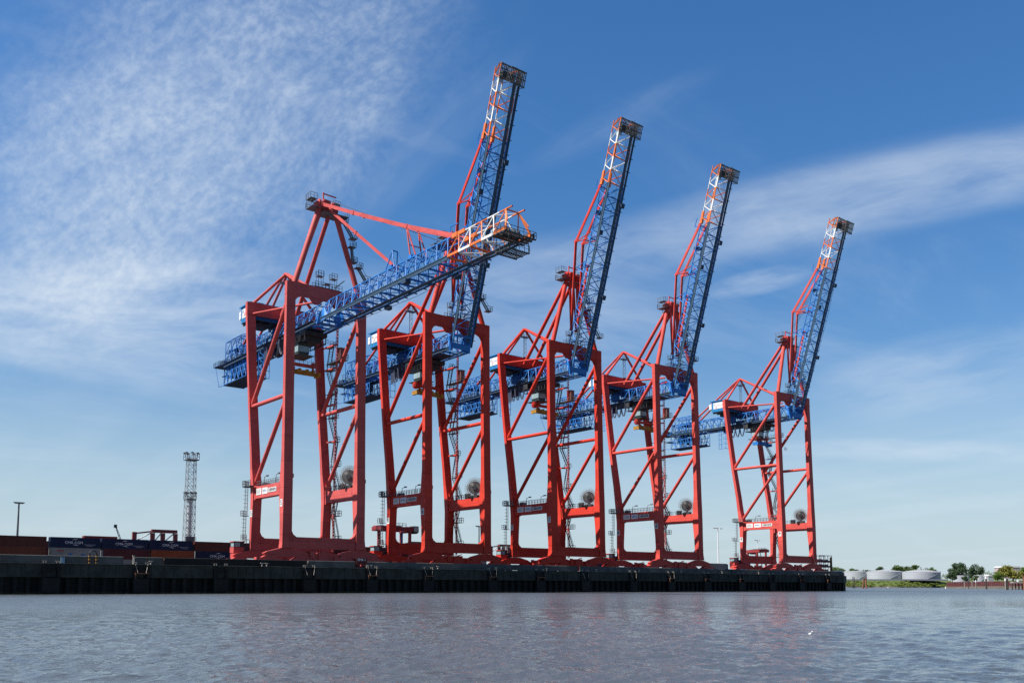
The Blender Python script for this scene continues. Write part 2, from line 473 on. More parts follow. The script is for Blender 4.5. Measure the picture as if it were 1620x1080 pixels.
for x0, x1, mt in ((-260, 40.4, CONC), (42.0, 46.2, CONC), (46.5, 70.6, BLACKPAR), (70.9, 80.0, CONC), (82.4, 134.2, CONC), (135.3, 187.0, CONC), (187.6, 238, CONC)):
    mb = MB()
    n = max(1, int((x1 - x0) / 8.0))
    for i in range(n):
        a = x0 + (x1 - x0) * i / n; b = x0 + (x1 - x0) * (i + 1) / n - 0.04
        mb.loft([[(a, 143.97, 4.501), (b, 143.97, 4.501), (b, 143.97, 5.52), (b, 144.05, 5.62), (b, 144.5, 5.62), (b, 144.5, 4.501)][0:0] or
                 [(a, 143.97, 4.501), (a, 143.97, 5.54), (a, 144.05, 5.62), (a, 144.55, 5.62), (a, 144.55, 4.501)],
                 [(b, 143.97, 4.501), (b, 143.97, 5.54), (b, 144.05, 5.62), (b, 144.55, 5.62), (b, 144.55, 4.501)]])
    o = mb.build('parapet', mt, qw, QO)
    if mt is BLACKPAR: o['label'] = 'black stretch of parapet'
mb = MB()
mb.loft([[(238.1, 143.97, z), (248.8, 149.75, z), (248.5, 150.3, z), (238.1, 144.55, z)] for z in (4.43, 5.45)])
mb.build('parapet', CONC, qw, QO)
rnd = random.Random(5)
for x in FENDERS:
    mb = MB()
    mb.box(x - 1.15, x + 1.15, 142.85, 143.41, 0.2, 2.35)
    mb.box(x - 1.15, x - .75, 143.0, 143.41, 2.35, 4.3); mb.box(x + .75, x + 1.15, 143.0, 143.41, 2.35, 4.3)
    mb.box(x - .74, x + .74, 143.2, 143.41, 3.35, 4.1)
    f = mb.build('fender', PILE, qw, QO)
    if rnd.random() < 0.72:
        mb = MB(); mb.box(x - 1.0, x + 1.0, 142.6, 143.19, 3.02, 3.18); mb.box(x - .95, x - .85, 142.7, 142.82, 2.3, 3.0)
        mb.build('rubbing_ledge', RUST, f, QO)
    mb = MB()
    for dx in (-1.05, -.7, .7, 1.05):
        mb.tube((x + dx, 143.35, 4.5), (x + dx, 143.35, 4.75), .05, 5); mb.bar((x + dx - .14, 143.3, 4.78), (x + dx + .14, 143.3, 4.78), .08, .07)
    if rnd.random() < .6:
        mb.tube((x - .9, 143.1, 4.5), (x - .55, 142.75, 3.1), .035, 4); mb.tube((x + .95, 143.1, 4.5), (x + .6, 142.75, 3.1), .035, 4)
    mb.build('fender_chain', CREAM, f, QO)
for x in (44.3, 62.3, 63.1, 82.2, 83.0, 97.5, 111.5, 125.0, 139.4, 153.0, 167.5, 183.0, 198.0):
    mb = MB(); mb.tube((x, 143.55, 4.5), (x, 143.55, 4.95), .11, 8); mb.bar((x - .28, 143.55, 5.0), (x + .28, 143.55, 5.0), .16, .12)
    mb.build('bollard', CREAM, qw, QO)

# yellow and black ladder guard standing in the parapet
g = thing('ladder_guard', (35.98, 143.75, 4.5), 'yellow and black striped ladder guard hoop on the quay edge at left', 'ladder guard')
for i, dx in enumerate((-.5, .5)):
    mb = MB()
    for k in range(6): mb.box(dx - .11, dx + .11, -.16, .06, k * .24, (k + 1) * .24 - .002, k % 2)
    mb.build('striped_post', [YELLOW, BLACK], g)
mb = MB()
mb.path([(.5 * math.cos(t), -.05, 1.44 + .45 * math.sin(t)) for t in [math.pi * i / 10 for i in range(11)]], .09, 6)
mb.build('hoop', BLACK, g)
mb = MB(); mb.box(-.25, .25, -.14, .04, 0, .75); mb.box(-.3, .3, -.16, .06, .75, .83)
tag(mb.build('cable_box', material('pale_blue_box', (0.22, 0.36, 0.46), 0.6), loc=(31.87, 143.72, 4.51)), 'small pale blue cable box in front of the left part of the parapet', 'cable box')
mb = MB(); mb.tube((0, 0, 0), (0, 0, 1.25), .1, 8); mb.box(-.16, .16, -.14, .14, 1.2, 1.32)
tag(mb.build('marker_post', CREAM, loc=(41.75, 143.7, 4.5)), 'cream marker post at the gap in the parapet on the left', 'post')
# place sign on the quay
g = thing('place_sign', (81.2, 143.85, 4.5), 'dark sign board with white letters in the parapet gap under the first crane', 'sign')
mb = MB(); mb.box(-1.1, 1.1, -.05, .05, .55, 1.75); mb.box(-.9, -.78, -.04, .04, 0, .55); mb.box(.78, .9, -.04, .04, 0, .55)
mb.build('board', material('dark_red_board', (0.09, 0.012, 0.012), 0.7), g)
mb = MB(); mb.text('EMA 1', (0, -.05, 1.42), (1, 0, 0), (0, 0, 1), .62, 0, .01, .02); mb.build('lettering', WHITE, g)

# ================================================================== CRANES
X0 = [68.36, 98.20, 131.43, 166.34, 217.13]
ORG = (8.17, 157.0, GZ)
CX = 8.17
MESH = {}
def part(name, key, mk, mats, parent, red=None, org=ORG, loc=(0, 0, 0), rot=None):
    """one part of a crane; its mesh is built once per key and shared between the cranes"""
    mats = mats if isinstance(mats, (list, tuple)) else [mats]
    if key not in MESH:
        mb = MB(); mk(mb); MESH[key] = mb.mesh(name, mats, org)
    o = link(name, MESH[key], parent, loc)
    if red is not None:
        for i, mt in enumerate(mats):
            if mt is RED:
                o.material_slots[i].link = 'OBJECT'; o.material_slots[i].material = red
    if rot: o.rotation_euler = rot
    return o

def sea_leg(x0):
    def mk(mb):
        mb.post([(7.9, x0 - .1, x0 + 2.05, 149.1, 150.5), (8.7, x0 - .03, x0 + 1.88, 149.15, 150.45), (9.9, x0, x0 + 1.78, 149.2, 150.42),
                 (13.5, x0, x0 + 1.74, 149.2, 150.62), (17.2, x0, x0 + 1.72, 149.2, 151.0), (20.2, x0, x0 + 1.72, 149.25, 150.95),
                 (24.5, x0, x0 + 1.71, 149.4, 150.55), (35.0, x0, x0 + 1.71, 149.65, 150.65), (45, x0, x0 + 1.71, 149.85, 150.78), (54.2, x0, x0 + 1.71, 150.0, 150.9)])
        mb.box(x0 - .03, x0 + 1.75, 149.12, 150.5, 10.3, 10.42)
        mb.box(x0 + 1.73, x0 + 2.05, 149.6, 149.9, 20.5, 21.2)
        mb.box(x0 - .03, x0 + 1.74, 149.93, 150.95, 54.0, 54.2)
    return mk
def land_leg(x0):
    def mk(mb):
        mb.post([(7.9, x0 - .08, x0 + 2.0, 162.8, 163.85), (9.2, x0, x0 + 1.85, 162.95, 163.72), (12.0, x0, x0 + 1.75, 162.85, 163.72), (17.5, x0, x0 + 1.72, 162.5, 163.7),
                 (20.2, x0, x0 + 1.72, 162.65, 164.0), (23, x0, x0 + 1.7, 163.35, 164.32), (27, x0, x0 + 1.7, 163.95, 164.8),
                 (35.5, x0, x0 + 1.7, 165.42, 166.2), (45, x0, x0 + 1.7, 166.75, 167.55), (54.6, x0, x0 + 1.7, 168.0, 168.85)])
        mb.box(x0 - .03, x0 + 1.73, 167.9, 168.9, 54.3, 54.55)
    return mk
def sill(y0, y1, z0, z1):
    def mk(mb):
        mb.box(1.95, 14.55, y0, y1, z0, z1)
        for xa, s in ((1.9, 1), (14.6, -1)):     # rounded knee plates
            mb.loft([[(xa, y, z1), (xa, y, z1 + 1.0), (xa + s * .25, y, z1 + .45), (xa + s * .9, y, z1)][::s] for y in (y0 + .05, y1 - .05)])
        mb.box(2.2, 14.3, y0 - .06, y0 + .02, z0 - .10, z0 + .06)
    return mk
def bogie(xc, yc):
    """equaliser beams stepping down to eight wheels"""
    def mk(mb):
        a, b = yc - .45, yc + .45
        prof = [(xc - 4.3, 6.9), (xc - 3.6, 7.25), (xc - 1.2, 7.85), (xc + 1.2, 7.85), (xc + 3.6, 7.25), (xc + 4.3, 6.9), (xc + 3.2, 6.35), (xc - 3.2, 6.35)]
        mb.loft([[(x, y, z) for x, z in prof] for y in (b, a)])
        for s in (-1, 1):
            c = xc + s * 3.1
            pr = [(c - 2.2, 5.75), (c - 1.7, 6.1), (c - .6, 6.62), (c + .6, 6.62), (c + 1.7, 6.1), (c + 2.2, 5.75), (c + 1.5, 5.35), (c - 1.5, 5.35)]
            mb.loft([[(x, y, z) for x, z in pr] for y in (b + .12, a - .12)])
            for t in (-1, 1):
                d = c + t * 1.35
                mb.box(d - .95, d + .95, a - .02, b + .02, 4.95, 5.55)
                mb.box(d - .2, d + .35, a - .5, a - .02, 5.1, 5.6)
    return mk
def wheels(xc, yc):
    def mk(mb):
        for i in range(8):
            x = xc - 3.1 - 1.35 - .5 + (0, 1.0, 2.7, 3.7, 6.2, 7.2, 8.9, 9.9)[i]
            mb.disc((x, yc, 4.82), (0, 1, 0), .36, .3, 14)
    return mk
def portal_beam(x0, x1):
    def mk(mb):
        mb.loft([[(x0, 150.9, z0), (x0, 150.9, z1), (x1, 150.9, z1), (x1, 150.9, z0)] for z0, z1 in ((17.3, 19.9),)] +
                [[(x0, y, z0), (x0, y, z1), (x1, y, z1), (x1, y, z0)] for y, z0, z1 in ((151.7, 17.5, 19.72), (161.6, 17.5, 19.72), (162.9, 17.1, 20.1))])
        for y in (151.6, 161.9): mb.box(x0 - .03, x1 + .03, y, y + .12, 17.45, 19.78)
    return mk
def tub(p, q, r, n=10):
    return lambda mb: mb.tube(p, q, r, n)

def truss(mb, u0, u1, bay, rail_m=0, m=0, alt=None, dark_m=2, ch=3.2):
    """trapezoid girder: two rail beams below, two chords above; u runs out over the water (-y), v is up"""
    P = lambda u, x, v: (x, -u, v)
    n = int(round((u1 - u0) / bay)); bay = (u1 - u0) / n
    for k in range(n):
        a = u0 + k * bay; b = a + bay; c = (a + b) / 2
        mm = m if alt is None else alt[k % 2]
        for s in (-1, 1):
            if alt is None:
                mb.box(s * 2.17 - .13, s * 2.17 + .13, -b + .002, -a, -.13, 0, rail_m)
                mb.box(s * 2.17 - .05, s * 2.17 + .05, -b + .002, -a, -.6, -.13, dark_m)
                mb.box(s * 2.17 - .10, s * 2.17 + .10, -b + .002, -a, -.70, -.6, rail_m if s < 0 else m)
            else:
                mb.box(s * 2.17 - .10, s * 2.17 + .10, -b + .002, -a, -.36, 0, mm)
            mb.tube(P(a, s * 2.17, 0), P(c, s * 1.1, ch), .10, 6, mm)
            mb.tube(P(c, s * 1.1, ch), P(b, s * 2.17, 0), .10, 6, mm)
            mb.tube(P(a + (bay / 2 if alt is None else 0), s * 1.1, ch), P(b + (bay / 2 if alt is None and k < n - 1 else 0), s * 1.1, ch), .13, 6, mm)
            if alt is None: mb.tube(P(a, s * 2.17, -.1), P(a, s * 1.1, ch), .055, 5, mm)
        mb.tube(P(c, -1.1, ch), P(c, 1.1, ch), .08, 5, mm)
        mb.bar(P(a, -2.0, -.35), P(a, 2.0, -.35), .16, .3, mm)
        if k % 2: mb.tube(P(a, -2.0, -.4), P(b, 2.0, -.4), .09, 5, mm)
        else: mb.tube(P(a, 2.0, -.4), P(b, -2.0, -.4), .09, 5, mm)
        if k % 2: mb.tube(P(c, -1.1, ch), P(min(c + bay, u1 - .4), 1.1, ch), .055, 5, mm)
HINGE = (CX, 149.7, 50.2)
ATT_O, ATT_I, ATT_A = 41.5, 24.0, 30.0

def boom_blue(mb):
    truss(mb, 1.2, 42.0, 2.92, 1, 0)
    for s in (-1, 1):   # plated foot of the boom
        mb.loft([[(s * 2.17 - .12, y, z), (s * 2.17 + .12, y, z), (s * 1.6 + .12, y, z2), (s * 1.6 - .12, y, z2)] for y, z, z2 in ((.8, -.9, 1.0), (-1.6, -.85, 2.1), (-3.0, -.7, .3))])
        mb.tube((s * 1.1, -1.2, 2.6), (s * 1.1, -2.7, 3.2), .15, 6)
    mb.box(-2.05, 2.05, -.9, .3, -.86, -.72); mb.box(-2.05, 2.05, -2.6, -2.2, -.8, -.5)
    # stay brackets
    for u in (ATT_O, ATT_I, ATT_A):
        for s in (-1, 1): mb.box(s * 1.1 - .14, s * 1.1 + .14, -u - .45, -u + .45, 3.1, 3.75)
        mb.tube((-1.1, -u, 3.45), (1.1, -u, 3.45), .16, 6)
    # blue tripod for the inner stay
    for s in (-1, 1):
        mb.tube((s * 1.1, -22.2, 3.2), (s * .5, -23.4, 6.6), .12); mb.tube((s * 1.1, -25.0, 3.2), (s * .5, -23.4, 6.6), .1)
    mb.tube((-.5, -23.4, 6.6), (.5, -23.4, 6.6), .12)
    mb.path([(-1.1, -41.2, 3.2), (-1.1, -41.2, 5.0), (-1.1, -43.2, 4.8)], .1, 5)
def boom_walk(mb):
    mb.box(2.45, 3.0, -53.2, -.5, -.42, -.37)
    mb.box(1.15, 1.95, -53.5, -1.5, -.52, -.47, 1)
    mb.rail([(3.0, -.6, -.36), (3.0, -53.1, -.36)], .85, .045, 1.8)
    mb.rail([(1.0, -1.6, -.56), (1.0, -54.8, -.56)], .9, .035, 2.4)
    u = 2.0
    while u < 54:
        mb.bar((2.2, -u, -.5), (3.35, -u, -.5), .12, .16); u += 2.9
    for u, s in ((17.5, 1), (31.0, -1), (38.0, 1)):
        mb.box(s * 2.4 - .5, s * 2.4 + .5, -u - .5, -u + .5, -1.5, -.85)
    mb.tube((.6, -1, -1.9), (.6, -30, -2.5), .04, 4); mb.tube((.6, -30, -2.5), (.6, -56, -1.6), .04, 4)
def boom_tip(mb):
    truss(mb, 42.0, 56.0, 2.8, 0, 0, alt=(0, 1))
    for s in (-1, 1):
        mb.tube((s * 1.1, -54.6, 3.2), (s * 1.9, -55.9, 1.0), .11, 6, 0)
        mb.tube((s * 1.1, -54.6, 3.2), (s * 2.17, -55.8, 0), .11, 6, 0)
        mb.bar((s * 1.1, -42.4, 3.2), (s * 1.1, -45, 3.2), .4, .55, 0)
        mb.box(s * 1.1 - .3, s * 1.1 + .3, -43.2, -41.9, 2.8, 3.5, 0)
    mb.tube((-1.1, -54.6, 3.2), (1.1, -54.6, 3.2), .12, 6, 0)
def tip_deck(mb):
    for k in range(14): mb.box(-2.4 + k * .42, -2.25 + k * .42, -55.9, -53.1, -.48, -.42)
    for y in (-55.9, -55.0, -54.1, -53.2): mb.box(-2.4, 3.3, y, y + .2, -.62, -.48)
    mb.rail([(-2.4, -53.1, -.4), (-2.4, -55.9, -.4), (3.3, -55.9, -.4), (3.3, -53.1, -.4)], .9, .04, 1.1)
    for k in range(10): mb.box(-1.2 + k * .4, -.98 + k * .4, -55.3, -52.3, -2.46, -2.4)
    for y in (-55.3, -53.8, -52.5): mb.box(-1.2, 2.6, y, y + .2, -2.6, -2.46)
    for x, y in ((-1.1, -55.2), (2.5, -55.2), (2.5, -52.4), (-1.1, -52.4)): mb.tube((x, y, -2.4), (x, y, -.4), .07, 5)
    mb.rail([(-1.2, -52.3, -2.38), (-1.2, -55.3, -2.38), (2.6, -55.3, -2.38)], .9, .04, 1.0)
    for x in (-1.3, -.5, .5, 1.3): mb.disc((x, -54.1, .35), (1, 0, 0), .55, .25, 14)
    mb.box(-1.6, 1.6, -54.7, -53.5, -.4, .25)
    for x in (2.5, 3.2):
        mb.box(x - .04, x + .04, -55.6, -53.3, -.4, .5)
def tip_cabinet(mb):
    mb.box(-2.0, -1.2, -53.6, -52.3, -.35, .65)

def girder_blue(mb):
    # same section, carried back over the land; y measured from the hinge, inland positive
    truss(mb, -45.4, -.6, 2.8, 1, 0)
    # machinery frame and cable store behind
    for x in (-2.3, -.8, .8, 2.3):
        for y in (35.5, 38.2, 41, 44.2):
            mb.tube((x, y, 0), (x, y, 4.8), .09, 5)
        mb.tube((x, 35.5, 4.8), (x, 44.2, 4.8), .09, 5); mb.tube((x, 35.5, 2.4), (x, 44.2, 2.4), .07, 5)
    for y in (35.5, 38.2, 41, 44.2):
        mb.tube((-2.3, y, 4.8), (0, y, 5.7), .09, 5); mb.tube((2.3, y, 4.8), (0, y, 5.7), .09, 5); mb.tube((-2.3, y, 2.4), (2.3, y, 2.4), .07, 5)
    mb.tube((0, 35.5, 5.7), (0, 44.2, 5.7), .09, 5)
    for y in (35.5, 38.2, 41):
        for x in (-2.3, 2.3): mb.tube((x, y, 0), (x, y + 2.8, 4.8), .06, 5); mb.tube((x, y, 4.8), (x, y + 2.8, 2.4), .06, 5)
    # hanging cage under the tail
    for x in (-2.2, 2.2):
        for i in range(7):
            y = 32.6 + i * 2.05
            mb.tube((x, y, -.8), (x, y, -4.6), .09, 5)
            if i < 6:
                mb.tube((x, y, -.8), (x, y + 2.05, -4.6), .07, 5); mb.tube((x, y, -4.6), (x, y + 2.05, -.8), .07, 5)
        for z in (-2.0, -3.2, -4.6): mb.tube((x, 32.6, z), (x, 44.9, z), .09, 5)
        for i in range(5): mb.path([(x, 33.4 + i * 2.3 + .95 * t, -1.0 - 3.0 * math.sin(math.pi * min(1, t) )) for t in (0, .2, .4, .6, .8, 1)], .08, 5)
    for i in range(7): mb.tube((-2.2, 32.6 + i * 2.05, -4.6), (2.2, 32.6 + i * 2.05, -4.6), .08, 5)
    # cable tender frame
    for x, y in ((-2.6, 22.6), (-2.6, 25.2), (-1.4, 22.6), (-1.4, 25.2)): mb.tube((x, y, -.8), (x, y, -7.0), .07, 5)
    for z in (-2.5, -4.0, -5.5, -7.0):
        mb.tube((-2.6, 22.6, z), (-2.6, 25.2, z), .06, 5); mb.tube((-2.6, 22.6, z), (-1.4, 22.6, z), .06, 5); mb.tube((-2.6, 22.6, z), (-2.6, 25.2, z + 1.5), .05, 4)
    mb.path([(-2.0, 45.2, 0), (-2.0, 50.0, .7), (-2.0, 51.5, .7)], .1, 5); mb.path([(2.0, 45.2, 0), (2.0, 50.0, .7)], .1, 5)
    mb.path([(-2.0, 45.2, -4.6), (-2.0, 48.5, -4.4), (-2.0, 51.0, .6)], .08, 5)
    mb.box(-1.0, .6, 21.0, 22.8, 1.0, 3.0)
def girder_walk(mb):
    mb.box(-3.3, -2.45, .5, 45.5, -.42, -.36); mb.box(2.45, 3.3, .5, 45.5, -.42, -.36)
    for s in (-1, 1): mb.rail([(s * 3.28, .6, -.36), (s * 3.28, 45.4, -.36)], .85, .05, 1.7)
    for k in range(17): mb.box(-2.3, 2.3, 32.4 + k * .75, 32.85 + k * .75, -4.82, -4.74)
    rq = random.Random(3)
    for k in range(26):
        x_, y_, z_ = rq.uniform(-1.9, 1.3), rq.uniform(32.6, 44.2), rq.choice((-4.7, -3.4, -2.2, .1, 2.5)); mb.box(x_, x_ + rq.uniform(.3, .9), y_, y_ + rq.uniform(.3, 1.2), z_, z_ + rq.uniform(.3, 1.0))
    mb.box(-2.3, 2.3, 38.2, 41.0, 2.36, 2.44); mb.box(-2.6, 2.6, 46.5, 50.5, .2, .32); mb.box(-1.4, 2.2, 46.0, 48.6, -2.0, -1.9)
    mb.rail([(-2.6, 46.5, .32), (-2.6, 50.5, .32), (2.6, 50.5, .32)], .9, .05, 1.2)
    mb.box(-1.6, 1.2, 47.0, 49.0, .32, 1.5)
    mb.box(-.6, 1.6, 23.0, 25.0, -1.8, -.8)
    mb.box(-1.7, 1.7, 4.0, 30.0, -.64, -.56); mb.box(-1.0, 1.0, 14.0, 20.0, .2, 1.2); mb.box(-2.1, 1.9, 36.0, 43.5, .1, .9)
    for y in (36.5, 39.5, 42): mb.box(-1.2, 1.0, y, y + 1.1, -3.0, -1.4)

def trolley(mb):
    mb.box(-2.3, 2.3, -3.6, 3.6, -1.7, -.95)
    for x in (-2.2, 2.2):
        for y in (-3.2, -1.0, 1.2, 3.2): mb.tube((x, y, -.9), (x, y, -2.9), .1, 5)
        mb.tube((x, -3.2, -2.9), (x, 3.2, -2.9), .1, 5)
    for y in (-3.2, 3.2): mb.tube((-2.2, y, -2.9), (2.2, y, -2.9), .1, 5)
    mb.box(-1.6, 1.6, -2.6, 2.4, -2.6, -1.7); mb.box(-2.9, -1.8, -2.5, 3.5, -3.0, -2.92)
    mb.rail([(-2.9, -3.0, -2.92), (-2.9, 3.4, -2.92)], .85, .04, 1.0); mb.rail([(2.6, -3.4, -2.9), (2.6, 3.4, -2.9)], .9, .04, 1.0)
    mb.box(-3.0, -2.0, 2.2, 3.8, -2.0, -.6)
def trolley_cabin(mb):
    mb.post([(-5.3, -2.3, -.5, -1.2, 1.1), (-4.7, -2.55, -.3, -1.4, 1.3), (-3.3, -2.55, -.3, -1.4, 1.3)])
    mb.box(-2.7, -.15, -1.6, 1.6, -3.3, -3.05)
    mb.box(-3.2, .3, -2.4, 2.2, -5.45, -5.35)
def trolley_window(mb):
    mb.poly([(-2.57, 1.2, -4.6), (-2.57, -1.3, -4.6), (-2.57, -1.3, -3.5), (-2.57, 1.2, -3.5)]); mb.poly([(-2.45, -1.42, -4.6), (-.4, -1.42, -4.6), (-.4, -1.42, -3.5), (-2.45, -1.42, -3.5)])
def spreader(mb):
    mb.box(-3.1, 3.1, -.35, .35, -8.2, -7.65, 0); mb.box(-1.5, 1.5, -.55, .55, -8.0, -7.4, 0)
    for x in (-3.2, 3.2): mb.box(x - .28, x + .28, -.95, .95, -8.35, -7.55, 0)
    for x in (-2.0, -.7, .9, 2.2): mb.box(x - .2, x + .25, -.5, .5, -7.65, -7.1, 0)
    mb.tube((-3.2, 0, -7.5), (-1.6, 0, -6.9), .12, 6)
def head_block(mb):
    mb.box(-2.6, 2.6, -.45, .45, -6.6, -6.1); mb.rail([(-2.6, -.45, -6.1), (2.6, -.45, -6.1), (2.6, .45, -6.1)], .6, .04, .9)
    for x in (-2.2, 2.2): mb.disc((x, 0, -5.95), (0, 1, 0), .4, .3, 12); mb.box(x - .15, x + .15, -.2, .2, -7.4, -6.6)
def cable_basket(mb):
    for i in range(5):
        mb.disc((-3.15, 0, -6.9 + i * .27), (0, 0, 1), .55 + .2 * math.sin(math.pi * i / 4), .22, 14)
def ropes(mb):
    for x in (-2.2, 2.2):
        for y in (-.35, .35): mb.tube((x, y, -5.9), (x * .9, y * 4, -1.6), .03, 4)

def festoon(mb, y0, y1, tight):
    y = y0
    for i in range(3):
        stp = (y1 - y0) / 3
        for dx in (-.13, .13):
            pts = [(-2.95 + dx, y + stp * t, -.9 - 3.2 * math.sin(math.pi * t) ** .6) for t in [j / 10 for j in range(11)]]
            mb.path(pts, .085, 5)
        mb.box(-2.95, -2.55, y - .15, y + .15, -1.05, -.55)
        y += stp
    for i in range(5):
        a = y1 + .1 + i * .32
        mb.path([(-2.75, a, -.9), (-2.75, a + .02, -3.8 + .1 * (i % 3)), (-2.75, a + .13, -4.1), (-2.75, a + .24, -3.8), (-2.75, a + .26, -.9)], .075, 4)

def reel(mb):
    c = Vector((15.2, 153.35, 21.95)); R = 2.25
    nx = Vector((.72, .69, 0)); ty_ = Vector((-.69, .72, 0))
    P = lambda o, r, a: c + nx * o + ty_ * (r * math.cos(a)) + Vector((0, 0, r * math.sin(a)))
    for o in (-.35, .35):
        for i in range(34):
            a = 2 * math.pi * i / 34; a2 = 2 * math.pi * (i + 1) / 34
            mb.bar(P(o, .4, a), P(o, R, a), .04, .13, 0, nx)
            mb.tube(P(o, R * .74, a), P(o, R * .74, a2), .05, 4)
    mb.disc(c, nx, R * .62, .5, 26)
def reel_base(mb):
    mb.box(14.9, 15.7, 152.2, 154.6, 19.72, 20.3); mb.disc((15.2, 153.35, 21.95), (.72, .69, 0), .5, 1.3, 14); mb.box(15.3, 15.6, 153.1, 153.8, 20.3, 21.8)
    mb.box(14.9, 15.7, 155.4, 156.6, 19.72, 20.9); mb.rail([(14.75, 154.8, 19.72), (14.75, 161.5, 19.72)], .9, .045, .9)

def stairs(mb):
    # zigzag stair between the far landside leg and the lift mast
    zs = [10 + 5.0 * i for i in range(9)]
    def yleg(z): return 163.6 if z < 20 else 163.6 + (z - 20) / 34.6 * 4.6
    for i, z in enumerate(zs):
        y = yleg(z) - 1.2
        mb.box(16.4, 17.7, y - 1.6, y + .8, z, z + .08)
        mb.rail([(17.7, y - 1.6, z + .08), (17.7, y + .8, z + .08)], 1.0, .05, .8); mb.rail([(16.4, y - 1.6, z + .08), (17.7, y - 1.6, z + .08)], 1.0, .05, .7)
        if i < 8:
            y2 = yleg(z + 5) - 1.2
            for x in (16.6, 17.4):
                a = (x, y + .6 if i % 2 else y - 1.4, z); b = (x, y2 - 1.4 if i % 2 else y2 + .6, z + 5)
                mb.bar(a, b, .08, .22); mb.tube((a[0], a[1], a[2] + 1), (b[0], b[1], b[2] + 1), .045, 4)
            for t in range(1, 10):
                yy = a[1] + (b[1] - a[1]) * t / 10; mb.box(16.6, 17.4, yy - .1, yy + .1, z + t * .5, z + t * .5 + .04)
        mb.tube((16.4, y, z), (15.9, yleg(z), z - .1), .08, 5)
def lift_mast(mb):
    for x, y in ((16.3, 161.65), (16.62, 161.65), (16.3, 161.95), (16.62, 161.95)): mb.tube((x, y, 7.9), (x, y, 54.0), .05, 5)
    z = 8.2; k = 0
    while z < 53.6:
        mb.tube((16.3, 161.65, z), (16.62, 161.65, z + .6), .03, 4); mb.tube((16.3, 161.65, z), (16.62, 161.65, z), .03, 4); mb.box(16.33, 16.6, 161.7, 161.76, z, z + .32, 1)
        z += .7
    for z in (15, 22.5, 30, 37.5, 45, 49.8):
        yl = 163.0 if z < 20 else 163.0 + (z - 20) / 34.6 * 4.6
        mb.bar((16.4, 161.9, z), (16.0, yl + .4, z), .3, .3)
def lift_car(mb):
    mb.box(16.9, 18.0, 161.2, 162.6, 46.6, 49.0); mb.box(16.8, 18.1, 161.1, 162.7, 49.0, 49.12)
def lift_cage(mb):
    mb.box(16.7, 18.4, 160.6, 163.0, 46.5, 46.6); mb.rail([(18.4, 160.6, 46.6), (18.4, 163.0, 46.6)], 1.1, .05, .5); mb.rail([(16.7, 160.6, 46.6), (18.4, 160.6, 46.6)], 1.1, .05, .5)
    mb.box(16.4, 18.0, 162.6, 166.4, 46.4, 46.5); mb.rail([(17.9, 162.8, 46.5), (17.9, 166.4, 46.5)], 1.0, .05, .9)
    mb.rail([(16.4, 159.0, 42.0), (17.6, 159.0, 42.0)], 1.0, .05, .6)
def side_ladder(mb):
    # caged ladders up the near landside leg to the portal platform
    zz = [(5.0, 9.9, 163.95), (9.9, 14.4, 164.5), (14.4, 20.0, 164.0)]
    for z0, z1, y in zz:
        for x in (-.35, -.85): mb.tube((x, y + .2, z0), (x, y + .2, z1 + .9), .05, 4)
        z = z0
        while z < z1 + .8: mb.tube((-.35, y + .2, z), (-.85, y + .2, z), .035, 4); z += .3
        for k in range(int((z1 - z0) / .9)):
            z = z0 + 1.6 + k * .75
            if z > z1 + .9: break
            mb.path([(-.35, y + .2, z), (-.25, y + .75, z), (-.6, y + .95, z), (-.95, y + .75, z), (-.85, y + .2, z)], .035, 4)
        mb.box(-1.1, 0.0, y - .4, y + 1.1, z1 - .08, z1)
        mb.rail([(-1.1, y - .4, z1), (-1.1, y + 1.1, z1), (0, y + 1.1, z1)], .95, .05, .7)
def leg_platform(mb):
    mb.box(-.9, 2.1, 164.05, 165.6, 19.85, 19.97); mb.box(-.9, -.02, 161.9, 164.05, 19.85, 19.97)
    mb.rail([(-.9, 161.9, 19.97), (-.9, 165.6, 19.97), (2.1, 165.6, 19.97)], .95, .05, .7)
    mb.box(1.73, 2.9, 161.4, 162.6, 19.85, 20.6)
def portal_rail(mb):
    mb.rail([(.35, 151.6, 19.73), (.35, 161.6, 19.73)], .95, .045, 1.0); mb.rail([(1.45, 151.6, 19.73), (1.45, 161.6, 19.73)], .95, .045, 1.0)
    for y in (153.2, 158.3):
        mb.path([(.3, y, 19.73), (.3, y, 21.2), (.3, y - 1.0, 21.35)], .06, 5); mb.box(.15, .45, y - 1.6, y - .9, 21.25, 21.5)

